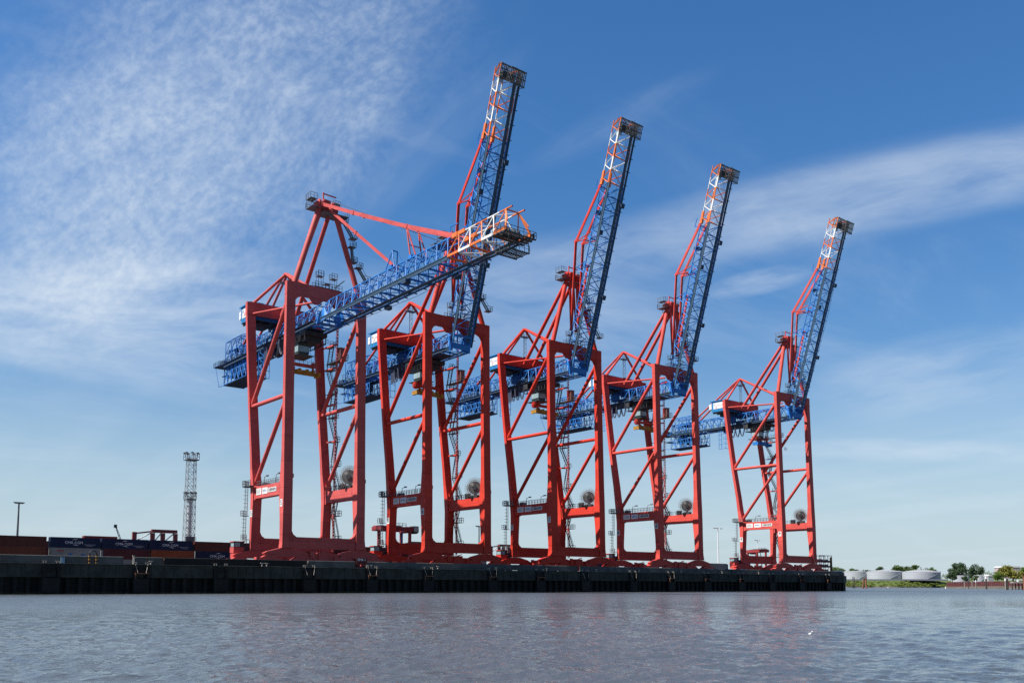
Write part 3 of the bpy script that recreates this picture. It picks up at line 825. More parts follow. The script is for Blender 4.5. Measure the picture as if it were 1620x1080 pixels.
def apex_beam(mb):
    mb.box(CX - 2.3, CX + 2.3, 151.0, 152.3, 72.2, 73.3)
    for x in (CX - 1.5, CX + 1.3): mb.disc((x, 151.4, 73.4), (1, 0, 0), .6, .35, 14)
    mb.box(CX - .9, CX + .5, 150.6, 151.3, 73.3, 73.9)
    mb.tube((CX - .6, 151.6, 73.3), (CX - .6, 151.6, 75.6), .14, 8); mb.bar((CX - .6, 151.6, 75.35), (CX + 2.0, 151.4, 75.15), .14, .22)
    for s in (-1, 1): mb.box(CX + s * 1.1 - .2, CX + s * 1.1 + .2, 150.4, 151.2, 72.4, 73.4)
def apex_deck(mb):
    mb.box(CX - 3.4, CX - 1.4, 150.6, 153.2, 72.0, 72.1); mb.box(CX - 1.2, CX + 4.2, 150.2, 153.4, 71.4, 71.5); mb.box(CX - 3.6, CX - 2.2, 150.8, 152.8, 73.6, 73.7)
    mb.rail([(CX - 1.4, 153.2, 72.1), (CX - 3.4, 153.2, 72.1), (CX - 3.4, 150.6, 72.1), (CX - 1.4, 150.6, 72.1)], 1.0, .045, .8)
    mb.rail([(CX - 3.6, 152.8, 73.7), (CX - 3.6, 150.8, 73.7), (CX - 2.2, 150.8, 73.7)], 1.0, .045, .8)
    mb.rail([(CX + 4.2, 150.2, 71.5), (CX + 4.2, 153.4, 71.5), (CX - 1.2, 153.4, 71.5)], 1.0, .045, .9); mb.rail([(CX + 1.0, 150.6, 73.3), (CX + 2.6, 150.6, 73.3)], .9, .045, .6)
    mb.box(CX + 1.4, CX + 2.6, 150.9, 152.0, 73.3, 73.9); mb.tube((CX - 3.3, 153.1, 72.1), (CX - 3.3, 153.1, 75.0), .04, 4)
def leg_stair(mb):
    # flight of stairs following the far pylon leg
    A = Vector((16.2, 151.2, 57.0)); B = Vector((10.6, 151.6, 71.8))
    def at(t, off=(0.9, -.1, 0)): return A.lerp(B, t) + Vector(off)
    for t0, t1, dx in ((.93, .74, 1.6), (.62, .42, -1.4), (.36, .20, 1.4)):
        p = at(t0); q = at(t1) + Vector((dx * .6, 0, 0))
        for y in (-.35, .35):
            mb.bar(p + Vector((0, y, 0)), q + Vector((0, y, 0)), .08, .22); mb.tube(p + Vector((0, y, .95)), q + Vector((0, y, .95)), .045, 4)
        for k in range(12):
            c = p.lerp(q, k / 12); mb.box(c.x - .12, c.x + .12, c.y - .35, c.y + .35, c.z, c.z + .05)
        for c in (p, q):
            mb.box(c.x - .7, c.x + .7, c.y - .7, c.y + .7, c.z - .08, c.z)
            mb.rail([(c.x - .7, c.y - .7, c.z), (c.x + .7, c.y - .7, c.z), (c.x + .7, c.y + .7, c.z)], .95, .045, .6)
def top_platform(mb):
    # thin service platforms standing on the seaside cross beam
    mb.box(5.6, 11.2, 150.2, 151.4, 56.55, 56.62); mb.rail([(5.6, 150.2, 56.62), (11.2, 150.2, 56.62)], .95, .045, .7); mb.rail([(5.6, 151.4, 56.62), (11.2, 151.4, 56.62)], .95, .045, .7)
    for x in (6.8, 9.6):
        for dx in (-.5, .5):
            for y in (150.3, 151.2): mb.tube((x + dx, y, 56.6), (x + dx, y, 59.8), .045, 4)
        mb.box(x - .6, x + .6, 150.2, 151.3, 58.7, 58.76); mb.rail([(x - .6, 150.2, 58.76), (x + .6, 150.2, 58.76)], 1.0, .04, .5); mb.rail([(x - .6, 151.3, 58.76), (x + .6, 151.3, 58.76)], 1.0, .04, .5)
    mb.bar((10.1, 150.6, 57.3), (11.9, 150.6, 59.0), .1, .14); mb.bar((10.1, 151.2, 57.3), (11.9, 151.2, 59.0), .1, .14)
    mb.box(7.8, 8.9, 150.1, 151.5, 57.5, 57.56)
def hoist_ladder(mb):
    for x, y in ((7.9, 168.3), (8.5, 168.3), (8.2, 168.9)): mb.tube((x, y, 57.0), (x, y, 62.3), .05, 4)
    z = 57.2
    while z < 62: mb.tube((7.9, 168.3, z), (8.5, 168.3, z + .5), .04, 4); mb.tube((8.5, 168.3, z + .5), (8.2, 168.9, z + 1), .04, 4); z += 1.0
    mb.box(7.0, 9.4, 167.8, 169.2, 62.3, 62.4); mb.box(7.4, 9.0, 167.9, 169.0, 57.1, 57.18); mb.rail([(7.0, 167.8, 62.4), (9.4, 167.8, 62.4)], .5, .04, .6)
def house_body(mb):
    mb.box(1.2, 15.2, 169.1, 173.9, 53.95, 57.15)
    for y in (170.4, 171.7, 173.0): mb.box(1.17, 1.2, y - .03, y + .03, 54.0, 54.7)
    mb.box(15.2, 15.23, 170.0, 171.0, 54.0, 56.2)
def house_frame(mb):
    mb.box(1.25, 15.15, 169.2, 173.8, 53.82, 53.948)
    for i in range(8): mb.box(1.5 + i * 1.8, 1.75 + i * 1.8, 168.96, 173.7, 53.45, 53.82)
    mb.box(2.5, 5.0, 169.4, 172.0, 52.6, 53.45); mb.box(11, 13, 169.4, 172.0, 52.9, 53.45)
def house_roof(mb):
    mb.loft([[(.95, 168.95, z), (15.5, 168.95, z), (15.5, 174.5, z), (.95, 174.5, z)] for z in (57.15, 57.38)])
    mb.box(3.0, 4.2, 170, 171.2, 57.38, 57.8); mb.box(11.5, 13.5, 170.2, 171.6, 57.38, 57.9)
def house_sign(mb):
    mb.box(1.14, 1.165, 169.25, 173.3, 54.85, 56.7)
def house_logo(mb):
    # red and blue curve with a line of lettering
    y0, z0 = 172.5, 55.75
    for k, (sg, m) in enumerate(((1, 0), (-1, 1))):
        pts = []
        for i in range(13):
            t = math.pi * (i / 12) - math.pi / 2 if sg > 0 else math.pi / 2 - math.pi * (i / 12) * .6
            rr = .42 if sg > 0 else .4
            cz = z0 - .22 if sg > 0 else z0 + .25
            pts.append((1.12, y0 - sg * rr * math.cos(t), cz + rr * .9 * math.sin(t)))
        mb.path(pts, .06, 4, m)
    mb.text('EUROGATE', (1.14, 170.7, 55.8), (0, -1, 0), (0, 0, 1), .44, 1, .012, .01)
def ac_unit(mb):
    mb.box(1.15, 2.2, 174.0, 174.9, 54.9, 56.5); mb.disc((1.13, 174.45, 55.3), (1, 0, 0), .32, .05, 14); mb.disc((1.13, 174.45, 56.05), (1, 0, 0), .32, .05, 14); mb.box(1.3, 2.0, 173.9, 174.0, 55.2, 56.2)
def booth(mb):
    mb.box(-3.1, -1.0, 163.4, 165.2, 7.35, 8.4, 0); mb.box(-3.0, -1.1, 163.45, 165.15, 8.4, 9.35, 1); mb.box(-3.2, -.9, 163.3, 165.3, 9.35, 9.5, 0); mb.box(-3.0, -.2, 163.5, 165.2, 6.4, 7.35, 0)
    mb.box(-1.0, -.2, 163.5, 164.6, 7.35, 8.9, 1)
def booth_window(mb):
    mb.poly([(-3.02, 165.0, 8.5), (-3.02, 163.6, 8.5), (-3.02, 163.6, 9.25), (-3.02, 165.0, 9.25)]); mb.poly([(-2.9, 163.43, 8.5), (-1.9, 163.43, 8.5), (-1.9, 163.43, 9.25), (-2.9, 163.43, 9.25)])
def sign_text(mb): 
    for i in range(5): mb.box(.14, .148, 161.2 - (.0 if i % 2 else .25) - 1.5, 161.2, 19.05 - i * .17, 19.12 - i * .17)
def sign_swoosh(mb):
    pts = [(.145, 158.5 - 1.75 * t, 18.55 + .45 * math.sin(2.6 * t + .2) - .25 * t) for t in [i / 8 for i in range(9)]]
    mb.path(pts, .06, 4); mb.path([(p[0], p[1], p[2] - .32 + .1 * i * .3) for i, p in enumerate(pts[1:7])], .04, 4)

def crane(i, label):
    red = REDS[i]
    lowered = (i == 0)
    root = thing('container_crane', (X0[i] + CX, 157.0, GZ), label, 'container crane', 'container cranes along the quay')
    P = lambda name, key, mk, mats, par=root, **kw: part(name, key, mk, mats, par, red, **kw)
    for x0 in (0.0, 14.65): P('leg', 'sleg%g' % x0, sea_leg(x0), RED)
    for x0 in (0.0, 14.65): P('leg', 'lleg%g' % x0, land_leg(x0), RED)
    P('sill_beam', 'sillS', sill(149.35, 150.3, 7.95, 9.9), RED); P('sill_beam', 'sillL', sill(163.0, 163.7, 8.0, 10.2), RED)
    for xc in (1.0, 15.4):
        for yc in (149.9, 163.35):
            b = P('bogie', 'bog%g_%g' % (xc, yc), bogie(xc, yc), RED)
            P('wheels', 'whl%g_%g' % (xc, yc), wheels(xc, yc), DARK, b)
    pa = P('portal_beam', 'pbA', portal_beam(.22, 1.5), RED); pc = P('portal_beam', 'pbC', portal_beam(14.85, 16.13), RED)
    P('cross_beam', 'cbS', lambda mb: (mb.box(-.02, 16.37, 149.98, 150.92, 54.2, 56.45),
        [mb.loft([[(x, y, 54.2), (x, y, 53.0), (x + s * .5, y, 53.75), (x + s * 1.5, y, 54.2)][::-s] for y in (150.05, 150.85)]) for x, s in ((1.7, 1), (14.66, -1))],
        [mb.loft([[(x - 1.4, y, 54.21), (x - .5, y, 53.2), (x + .5, y, 53.2), (x + 1.4, y, 54.21)] for y in (150.1, 150.8)]) for x in (6.1, 10.3)]), RED)
    P('cross_beam', 'cbL', lambda mb: mb.box(-.02, 16.37, 168.0, 168.95, 54.6, 56.95), RED)
    for y in (149.9, 163.35):
        P('tie_beam', 'tie%g' % y, (lambda y: lambda mb: (mb.box(5.0, 11.4, y - .3, y + .3, 5.5, 6.9), mb.box(7.2, 9.3, y - .55, y + .5, 5.2, 7.3), mb.box(5.6, 6.3, y - .7, y - .3, 6.1, 7.4), mb.box(10.3, 10.9, y - .7, y - .3, 5.6, 6.7), mb.bar((6.6, y - .6, 6.9), (9.0, y - .6, 7.6), .12, .16)))(y), RED)
        for x in (-4.6, 19.7): P('buffer', 'buf%g%g' % (x, y), (lambda x, y: lambda mb: (mb.box(x, x + 1.3, y - .5, y + .5, 5.0, 6.2), mb.disc((x + .65, y, 5.6), (1, 0, 0), .25, 1.9, 12)))(x, y), RED)
    # bracing of both side frames
    for x in (.7, 15.5):
        P('brace', 'mid%g' % x, tub((x, 150.4, 35.5), (x, 165.8, 35.6), .40), RED)
        P('brace', 'up%g' % x, tub((x, 150.6, 53.4), (x, 165.6, 36.0), .42), RED)
        P('brace', 'lo%g' % x, tub((x, 150.4, 35.0), (x, 163.4, 20.2), .40), RED)
    for sx in (-1, 1): P('brace', 'pl%g' % sx, tub((CX + sx * 7.0, 167.8, 54.6), (CX + sx * 1.6, 152.5, 54.2), .22, 8), RED)
    P('brace', 'plx', tub((1.6, 167.7, 54.55), (14.7, 167.7, 54.55), .24, 8), RED)
    # pylon
    P('pylon_leg', 'pyl', tub((1.67, 150.6, 56.4), (6.75, 151.5, 72.3), .52, 12), RED); P('pylon_leg', 'pyr', tub((15.0, 150.6, 56.4), (10.0, 151.5, 72.3), .52, 12), RED)
    for x0, x1 in ((6.75, 7.3), (9.7, 9.2)): P('backstay', 'bs%g' % x0, tub((x0, 166.9, 55.0), (x1, 152.0, 72.3), .42, 10), RED)
    ab = P('pylon_head', 'apx', apex_beam, RED); P('platform', 'apd', apex_deck, STEEL, ab)
    P('staircase', 'pst', leg_stair, STEEL)
    for x in (1.2, 15.15): P('hoist_strut', 'hs%g' % x, tub((CX, 168.5, 64.4), (x, 168.5, 56.7), .30, 8), RED)
    for s in (-1, 1):
        P('tie_rod', 'tf%g' % s, tub((CX + s * .25, 168.4, 64.4), (CX + s * 1.7, 151.2, 54.8), .26, 8), RED)
        P('tie_rod', 'tb%g' % s, tub((CX + s * .25, 168.6, 64.4), (CX + s * 1.3, 186.3, 53.3), .26, 8), RED)
    P('ladder_tower', 'hol', hoist_ladder, STEEL)
    # machine house
    hb = P('machine_house', 'hse', house_body, HOUSE)
    P('underframe', 'hfr', house_frame, DARK, hb); P('roof', 'hro', house_roof, HOUSE, hb); sg = P('sign_panel', 'hsi', house_sign, WHITE, hb); P('air_conditioner', 'hac', ac_unit, WHITE, hb)
    P('logo', 'hlo', house_logo, [INKRED, INKBLUE], hb)
    # girder and boom share the hinge
    hl = tuple(a - b for a, b in zip(HINGE, ORG))
    g = P('girder', 'gir', girder_blue, [BLUE, RAILGREY, GRATE], org=(0, 0, 0), loc=hl); P('walkway', 'giw', girder_walk, [GRATE], g, org=(0, 0, 0))
    th = 0.0 if lowered else math.radians((73.0, 72.7, 72.5, 72.9, 72.4)[i])
    bo = P('boom', 'boo', boom_blue, [BLUE, RAILGREY, GRATE], org=(0, 0, 0), loc=hl, rot=(-th, 0, 0))
    P('boom_tip', 'bot', boom_tip, [ORANGE, WHITE], bo, org=(0, 0, 0)); P('walkway', 'bow', boom_walk, [GRATE, MESHP], bo, org=(0, 0, 0))
    P('tip_platform', 'bop', tip_deck, material('dark_tip_steel', (0.075, 0.085, 0.095), 0.6), bo, org=(0, 0, 0)); P('switch_cabinet', 'boc', tip_cabinet, material('pale_cabinet', (0.32, 0.48, 0.60), 0.5), bo, org=(0, 0, 0))
    # stays
    def bp(u, v, x):    # point on the boom in crane coordinates
        return Vector((CX + x, HINGE[1] - u * math.cos(th) + v * math.sin(th), HINGE[2] + u * math.sin(th) + v * math.cos(th)))
    st = 'lo' if lowered else 'up%d' % i
    for s in (-1, 1):
        x = s * 1.1
        apx = Vector((CX + x, 150.8, 72.9)); ao = bp(ATT_O, 3.5, x); ai = bp(ATT_I, 3.5, 0); aa = bp(ATT_A, 3.4, x)
        if lowered:
            k1 = apx.lerp(ao, .28) + Vector((0, 0, -.25)); k2 = apx.lerp(ao, .70) + Vector((0, 0, -.35)); ki = apx.lerp(ai, .48)
        else:
            k1 = Vector((CX + x, 150.3, 60.2)); k2 = Vector((CX + x * 1.02, 148.6, 80.4)); ki = Vector((CX, 149.9, 59.8))
        for n_, (p, q) in enumerate(((apx, k1), (k1, k2), (k2, ao))):
            P('forestay', 'fo%d%d%s' % (n_, s, st), (lambda p, q: lambda mb: (mb.bar(p, q, .24, .62), mb.disc(q, (1, 0, 0), .42, .4, 10)))(p, q), RED)
        for n_, (p, q) in enumerate(((Vector((CX, apx.y, apx.z - .5)), ki), (ki, ai)) if s < 0 else ()):
            P('forestay', 'fi%d%d%s' % (n_, s, st), (lambda p, q: lambda mb: (mb.bar(p, q, .2, .5), mb.disc(q, (1, 0, 0), .38, .35, 10)))(p, q), RED)
        P('stay_support', 'ss%d%s' % (s, st), (lambda k2, aa, s: lambda mb: (mb.tube(aa, k2, .14, 6), mb.tube(aa + Vector((0, -1.5 * math.cos(th), 1.5 * math.sin(th))), k2, .12, 6), mb.tube(aa.lerp(k2, .4), aa.lerp(k2, .4) + Vector((-s * 2.1, 0, 0)), .09, 5)))(k2, aa, s), RED)
    def hoist_lines(mb):
        for x in (-.6, -.2, .2, .6): mb.tube((CX + x, 150.6, 73.9), bp(38.5, 3.3, x), .03, 4)
        mb.box(*((CX - .9, CX + .9) + ((bp(36, 3.6, 0).y - .5, bp(36, 3.6, 0).y + .5, bp(36, 3.6, 0).z - .3, bp(36, 3.6, 0).z + .3))))
    P('hoist_rope', 'hr' + st, hoist_lines, CABLE)
    # trolley, cabin, spreader
    ty = 158.0 if lowered else 161.6
    tl = (CX - ORG[0], ty - ORG[1], HINGE[2] - ORG[2])
    tr = P('trolley', 'tro', trolley, DARK, org=(0, 0, 0), loc=tl)
    tcb = P('cabin', 'trc', trolley_cabin, material('grey_cabin_paint', (0.05, 0.07, 0.075), 0.5), tr, org=(0, 0, 0)); P('cabin_window', 'trw', trolley_window, GLASS, tr, org=(0, 0, 0))
    sy = (CX - ORG[0], ty - ORG[1] + (2.0 if lowered else -.6), HINGE[2] - ORG[2] + (0.0 if i < 4 else 1.0))
    spm = YELLOW if i < 4 else BLUE
    sp = P('spreader', 'spr%d' % (i == 4), spreader, spm, org=(0, 0, 0), loc=sy)
    P('head_block', 'hbl', head_block, RED, sp, org=(0, 0, 0)); P('cable_basket', 'cba', cable_basket, ORANGE if i == 4 else RED, sp, org=(0, 0, 0)); P('hoist_rope', 'rop', ropes, CABLE, sp, org=(0, 0, 0))
    fy0 = ty + 3.5 - HINGE[1]
    P('festoon_cable', 'fes%g' % ty, lambda mb: festoon(mb, fy0, 20.4, 1), CABLE, org=(0, 0, 0), loc=hl)
    # access
    cr = P('cable_reel', 'ree', reel, REEL); P('reel_stand', 'reb', reel_base, DARK, cr)
    P('staircase', 'sta', stairs, STEEL); lm = P('lift_mast', 'lim', lift_mast, [RED, DARK]); lc = P('lift_car', 'lic', lift_car, material('dim_lift_car', (0.22, 0.10, 0.09), 0.6)); P('railing', 'lir', lift_cage, STEEL, lc)
    P('ladder', 'lad', side_ladder, STEEL); P('platform', 'lpl', leg_platform, STEEL); P('railing', 'por', portal_rail, STEEL); P('platform', 'top', top_platform, STEEL)
    bt = P('electrical_booth', 'boh', booth, [RED, DARK]); P('window', 'bow2', booth_window, GLASS, bt)
    # boards on the near portal beam and number plates
    b1 = P('sign_board', 'sb1', lambda mb: mb.box(.15, .19, 159.2, 161.4, 18.1, 19.3), WHITE, pa); P('lettering', 'sb1t', sign_text, REEL, pa)
    P('sign_board', 'sb2', lambda mb: mb.box(.15, .19, 156.4, 158.75, 18.1, 19.25), WHITE, pa); P('lettering', 'sb2t', sign_swoosh, INKBLUE, pa)
    P('sign_board', 'sb3', lambda mb: mb.box(.15, .19, 152.7, 156.1, 18.25, 19.05), WHITE, pa)
    P('lettering', 'sb3t', lambda mb: mb.text('LIEBHERR', (.15, 154.4, 18.65), (0, -1, 0), (0, 0, 1), .72, 0, .012, .03), BLACK, pa)
    num = '56789'[i]
    for nm, x_, y_, z_ in (('a', -.03, 150.1, 15.9), ('b', -.03, 163.2, 14.8)):
        n_ = P('number_plate', 'np%s' % nm, (lambda x_, y_, z_: lambda mb: mb.box(x_, x_ + .028, y_ - .5, y_ + .45, z_ - .65, z_ + .65))(x_, y_, z_), WHITE)
        P('lettering', 'nt%s%s' % (nm, num), (lambda x_, y_, z_: lambda mb: mb.text(num, (x_, y_, z_), (0, -1, 0), (0, 0, 1), 1.25, 0, .012, .02))(x_, y_, z_), BLACK, n_)
    return root

for i_, lb in enumerate((
        'nearest crane, faded pinkish red, its blue boom lowered level over the water',
        'red crane second from the left, its raised blue boom ending highest in the sky',
        'middle one of the five red cranes, boom raised, with orange cable basket beside its leg',
        'red crane with raised boom between the middle crane and the farthest one',
        'farthest red crane at the right end of the quay, boom raised, with a blue spreader')):
    crane(i_, lb)

# ================================================================== CONTAINERS
CL, CH, CW = 9.08, 2.07, 1.83
def cmat(name, col): col = tuple(c * .7 for c in col); return material('container_' + name, col, 0.55, var=0.12, scale=0.25, dirt=tuple(c * .45 + .02 for c in col), dirt_amt=0.5, streak=True)
def container_mesh(mb, L=CL, H=CH, W=CW):
    # corrugated sides, frame posts and rails; origin at the front bottom left corner
    mb.box(.06, L - .06, .06, W - .06, .06, H - .03, 0)
    for z in (0, H - .12):
        for y in (0, W - .1): mb.box(.1, L - .1, y, y + .1, z, z + .12, 0)
        for x in (0, L - .1): mb.box(x, x + .1, .1, W - .1, z, z + .12, 0)
    for x in (0, L - .1):
        for y in (0, W - .1): mb.box(x, x + .1, y, y + .1, .0, H, 0)
    n = int(L / .21)
    for i in range(n):
        x = .16 + i * (L - .32) / n
        mb.loft([[(x, .058, z), (x + .04, .015, z), (x + .10, .015, z), (x + .14, .058, z)] for z in (.13, H - .13)], 0, False)
    for y in (.35, .7, W - .75, W - .4): mb.tube((-.03, y, .12), (-.03, y, H - .12), .025, 5, 0)
CON = {}
def container(x, z, y, mt, label, group, text=None, L=CL):
    key = (mt.name, L)
    if key not in CON:
        mb = MB(); container_mesh(mb, L); CON[key] = mb.mesh('body', [mt])
    o = thing('shipping_container', (x, y, z), label, 'container', group)
    link('body', CON[key], o)
    if text == 'CMA':
        mb = MB()
        mb.text('CMA CGM', (CL * .47, 0, CH * .50), (1, 0, 0), (0, 0, 1), .72, 0, .03, .012)
        for sx, zz, sgn in ((.2, 1.58, 1), (.35, .48, -1)):
            pts = [(CL * .47 - .5 + sx + 1.0 * t, -.03, zz + sgn * .16 * math.sin(math.pi * t * .5 + (0 if sgn > 0 else 1.57)) * sgn) for t in [k / 6 for k in range(7)]]
            for k, (p, q) in enumerate(zip(pts[:-1], pts[1:])): mb.bar(p, q, .03, .03 + .10 * (1 - abs(k - 2.5) / 3.5), 0)
        mb.text('www.cma-cgm.com', (CL * .80, 0, .72), (1, 0, 0), (0, 0, 1), .26, 0, .03, 0.0); mb.text('shipping group', (CL * .80, 0, .48), (1, 0, 0), (0, 0, 1), .22, 0, .03, 0.0)
        mb.build('lettering', WHITE, o)
    elif text == 'HAPAG':
        mb = MB(); mb.text('Hapag', (1.7, 0, CH * .74), (1, 0, 0), (0, 0, 1), .5, 0, .03, .015); mb.build('lettering', INKRED, o)
        mb = MB(); mb.box(3.3, 3.9, -.02, .01, .55, 1.0); mb.box(5.6, 6.2, -.02, .01, .5, .95); mb.build('sticker', INKBLUE, o)
    elif text == 'PANEL':
        mb = MB(); mb.box(-.05, -.04, .1, CW - .1, .3, CH - .2); mb.build('door_panel', WHITE, o)
    return o
M_NAVY = cmat('navy', (0.012, 0.030, 0.095)); M_BROWN = cmat('brown', (0.17, 0.040, 0.028)); M_OXIDE = cmat('oxide', (0.26, 0.065, 0.032)); M_GREY = cmat('grey', (0.42, 0.41, 0.38))
M_DRED = cmat('dark_red', (0.15, 0.028, 0.030)); M_ORNG = cmat('orange', (0.45, 0.10, 0.035)); M_BLUE = cmat('blue', (0.02, 0.20, 0.55)); M_REDC = cmat('red', (0.40, 0.05, 0.05))
GA = 'containers stacked beside the quay'
YF = 195.0
z1, z2, z3 = GZ + .02, GZ + .02 + 2.09, GZ + .02 + 4.18
# top row, middle row, bottom row (mostly behind the parapet)
container(31.1, z3, YF, M_BROWN, 'brown container on top of the leftmost stack above a lighter rusty brown one', GA)
container(40.87, z3, YF, M_NAVY, 'navy container on top of the pale grey one, with the largest white lettering', GA, 'CMA')
container(50.40, z3, YF, M_NAVY, 'navy container with white lettering in the top row, directly above a dark red one', GA, 'CMA')
container(59.75, z3, YF, M_NAVY, 'navy container with white lettering in the top row before the lattice light tower', GA, 'CMA')
container(69.25, z3, YF, M_BROWN, 'brown container with a lit red end in the top row beside the first crane', GA)
container(78.8, z3, YF + .3, M_DRED, 'dark red container in the top row partly behind the first crane base', GA)
container(31.0, z2, YF, M_OXIDE, 'rusty brown container in the second row at the far left edge', GA)
container(41.0, z2, YF, M_GREY, 'pale grey container with small red lettering under a navy one', GA, 'HAPAG')
container(50.7, z2, YF, M_DRED, 'dark red container under the middle of the top navy ones', GA, 'PANEL')
container(60.2, z2, YF, M_ORNG, 'orange brown container under the navy one before the lattice tower', GA)
container(70.0, z2, YF, M_NAVY, 'navy second-row container, lettering half hidden by the first crane', GA, 'CMA')
for k, mt in enumerate((M_OXIDE, M_NAVY, M_GREY, M_BROWN, M_DRED)):
    container(31.2 + k * 9.5, z1, YF, mt, ('oxide', 'navy', 'grey', 'brown', 'dark red')[k] + ' container in the bottom row, hidden behind the left parapet', GA)
container(55.4, 10.85, 230.0, M_REDC, 'faded red container showing above the navy ones, farther back', 'containers farther back in the yard', L=7.5)
container(38.0, GZ + 4.18, 214.0, M_DRED, 'dark red container in the gap behind the leftmost stacks, topmost there', 'containers farther back in the yard')
container(38.0, GZ + 2.09, 214.0, M_BROWN, 'brown container under the dark red one in the gap behind the leftmost stacks', 'containers farther back in the yard')
container(38.0, GZ + .02, 214.0, M_OXIDE, 'oxide container at the foot of the stack in the gap behind the leftmost stacks', 'containers farther back in the yard')
for k in range(3): container(55.4, GZ + .02 + k * 2.08, 230.0, M_OXIDE, 'oxide container inside the rear stack below the faded red one', 'containers farther back in the yard', L=7.5)
GB = 'containers seen between the crane legs'
for x, y, n, mt, lb in (
        (139.2, 195, 2, M_GREY, 'grey container low between the legs of the second crane'),
        (146.0, 175, 1, M_NAVY, 'navy container seen beneath the middle crane, left of its near leg'),
        (162.3, 186, 2, M_BLUE, 'blue container beneath the middle crane, right of its near leg'),
        (183.3, 190, 2, M_NAVY, 'dark blue container between the bases of the middle and fourth cranes'),
        (211.0, 186, 2, M_GREY, 'grey container behind the base of the fourth crane'),
        (232.0, 187, 2, M_GREY, 'pale grey container between the fourth crane and the farthest crane'),
        (240.2, 193, 2, M_NAVY, 'dark navy container between the two rightmost cranes'),
        (236.8, 178, 2, M_BLUE, 'bright blue container end just left of the farthest crane'),
        (96.0, 190, 2, M_DRED, 'dark red container behind the gap between the first and second crane'),
        (118.0, 192, 2, M_BROWN, 'brown container behind the base of the second crane')):
    for k in range(n):
        L = CL if mt is not M_BLUE else 4.4
        container(x, GZ + .02 + k * 2.09, y, mt, lb + (', upper of two' if n > 1 and k else ', lower of two' if n > 1 else ''), GB, L=L)

for k, x in enumerate((88.4, 97.7, 107.0, 116.3)):
    for j in range(3):
        container(x, GZ + .02 + 2.09 * j, 195.0, (M_DRED, M_BROWN, M_OXIDE, M_DRED, M_NAVY)[(k * 2 + j) % 4], 'dark container glimpsed through the wheel bogies at the foot of the first two cranes', 'containers behind the crane feet')

# ================================================================== LIGHT MASTS
def lattice(mb, x0, x1, w0, w1, z0, z1, step, r=.042):
    z = z0; n = max(1, int(round((z1 - z0) / step)))
    def cor(t): 
        h = (w0 + (w1 - w0) * t) / 2
        return [Vector((sx * h, sy * h, z0 + (z1 - z0) * t)) for sx, sy in ((-1, -1), (1, -1), (1, 1), (-1, 1))]
    for i in range(n):
        a = cor(i / n); b = cor((i + 1) / n)
        for k in range(4):
            l = (k + 1) % 4
            mb.tube(a[k], b[k], r * 1.5, 5); mb.tube(a[k], b[l], r, 4); mb.tube(a[l], b[k], r, 4); mb.tube(b[k], b[l], r, 4)
TSTEEL = material('light_zinc_steel', (0.34, 0.36, 0.38), 0.5, 0.2, var=0.15)
g = thing('light_tower', (69.6, 200, GZ), 'tall grey lattice light tower with two lamp platforms behind the navy containers', 'light tower')
mb = MB(); lattice(mb, 0, 0, 2.15, 1.65, 0, 25.0, 1.6); mb.build('lattice', TSTEEL, g)
mb = MB(); mb.tube((0, 0, 0), (0, 0, 16.2), .5, 12); mb.build('stair_tube', material('bright_zinc', (0.62, 0.63, 0.63), 0.35, 0.4), g)
for z, h in ((24.4, 1.3), (15.6, 1.05)):
    mb = MB(); mb.box(-h, h, -h, h, z, z + .18); mb.rail([(-h, -h, z + .18), (h, -h, z + .18), (h, h, z + .18), (-h, h, z + .18), (-h, -h, z + .18)], 1.3, .05, 1.2)
    p = mb.build('lamp_platform', STEEL, g)
    for k in range(7):
        a = 2 * math.pi * k / 7
        mb = MB(); c = Vector((h * 1.15 * math.cos(a), h * 1.15 * math.sin(a), z + 1.65)); mb.box(c.x - .26, c.x + .26, c.y - .22, c.y + .22, c.z - .1, c.z + .08); mb.tube((c.x * .85, c.y * .85, z + .9), c, .05, 4)
        mb.build('floodlight', STEEL, p)
mb = MB(); mb.box(-1.2, 1.2, -1.2, 1.2, 6.2, 6.32); mb.rail([(-1.2, -1.2, 6.32), (1.2, -1.2, 6.32), (1.2, 1.2, 6.32)], 1.0, .05, 1.0); mb.box(-1.0, .9, -1.22, -1.14, 6.3, 7.5); mb.build('rest_platform', STEEL, g)

def lamp_mast(x, y, top, mt, label, width=2.4):
    g = thing('lamp_mast', (x, y, GZ), label, 'lamp post', 'lamp masts in the terminal')
    h = top - GZ
    mb = MB(); mb.tube((0, 0, 0), (0, 0, h), .34, 10, 0, .17); mb.build('pole', mt, g)
    mb = MB(); mb.bar((-width, 0, h - .1), (width, 0, h - .1), .13, .13); mb.bar((0, -width * .6, h - .1), (0, width * .6, h - .1), .2, .2)
    cr = mb.build('crossarm', mt, g)
    for k in range(5):
        mb = MB(); x_ = -width + k * width / 2; mb.box(x_ - .26, x_ + .26, -.3, .25, h, h + .22); mb.build('floodlight', STEEL, cr)
    return g
lamp_mast(43.1, 240, 20.6, STEEL, 'slim grey lamp mast at the far left above the brown containers', 0.9)
lamp_mast(303.6, 240, 25.2, WHITE, 'white lamp mast standing right of the fourth crane')
lamp_mast(413.1, 300, 26.0, WHITE, 'white lamp mast seen through the farthest crane portal', 2.0)
lamp_mast(179.3, 240, 20.8, STEEL, 'grey lamp mast seen inside the far portal of the second crane', 1.2)

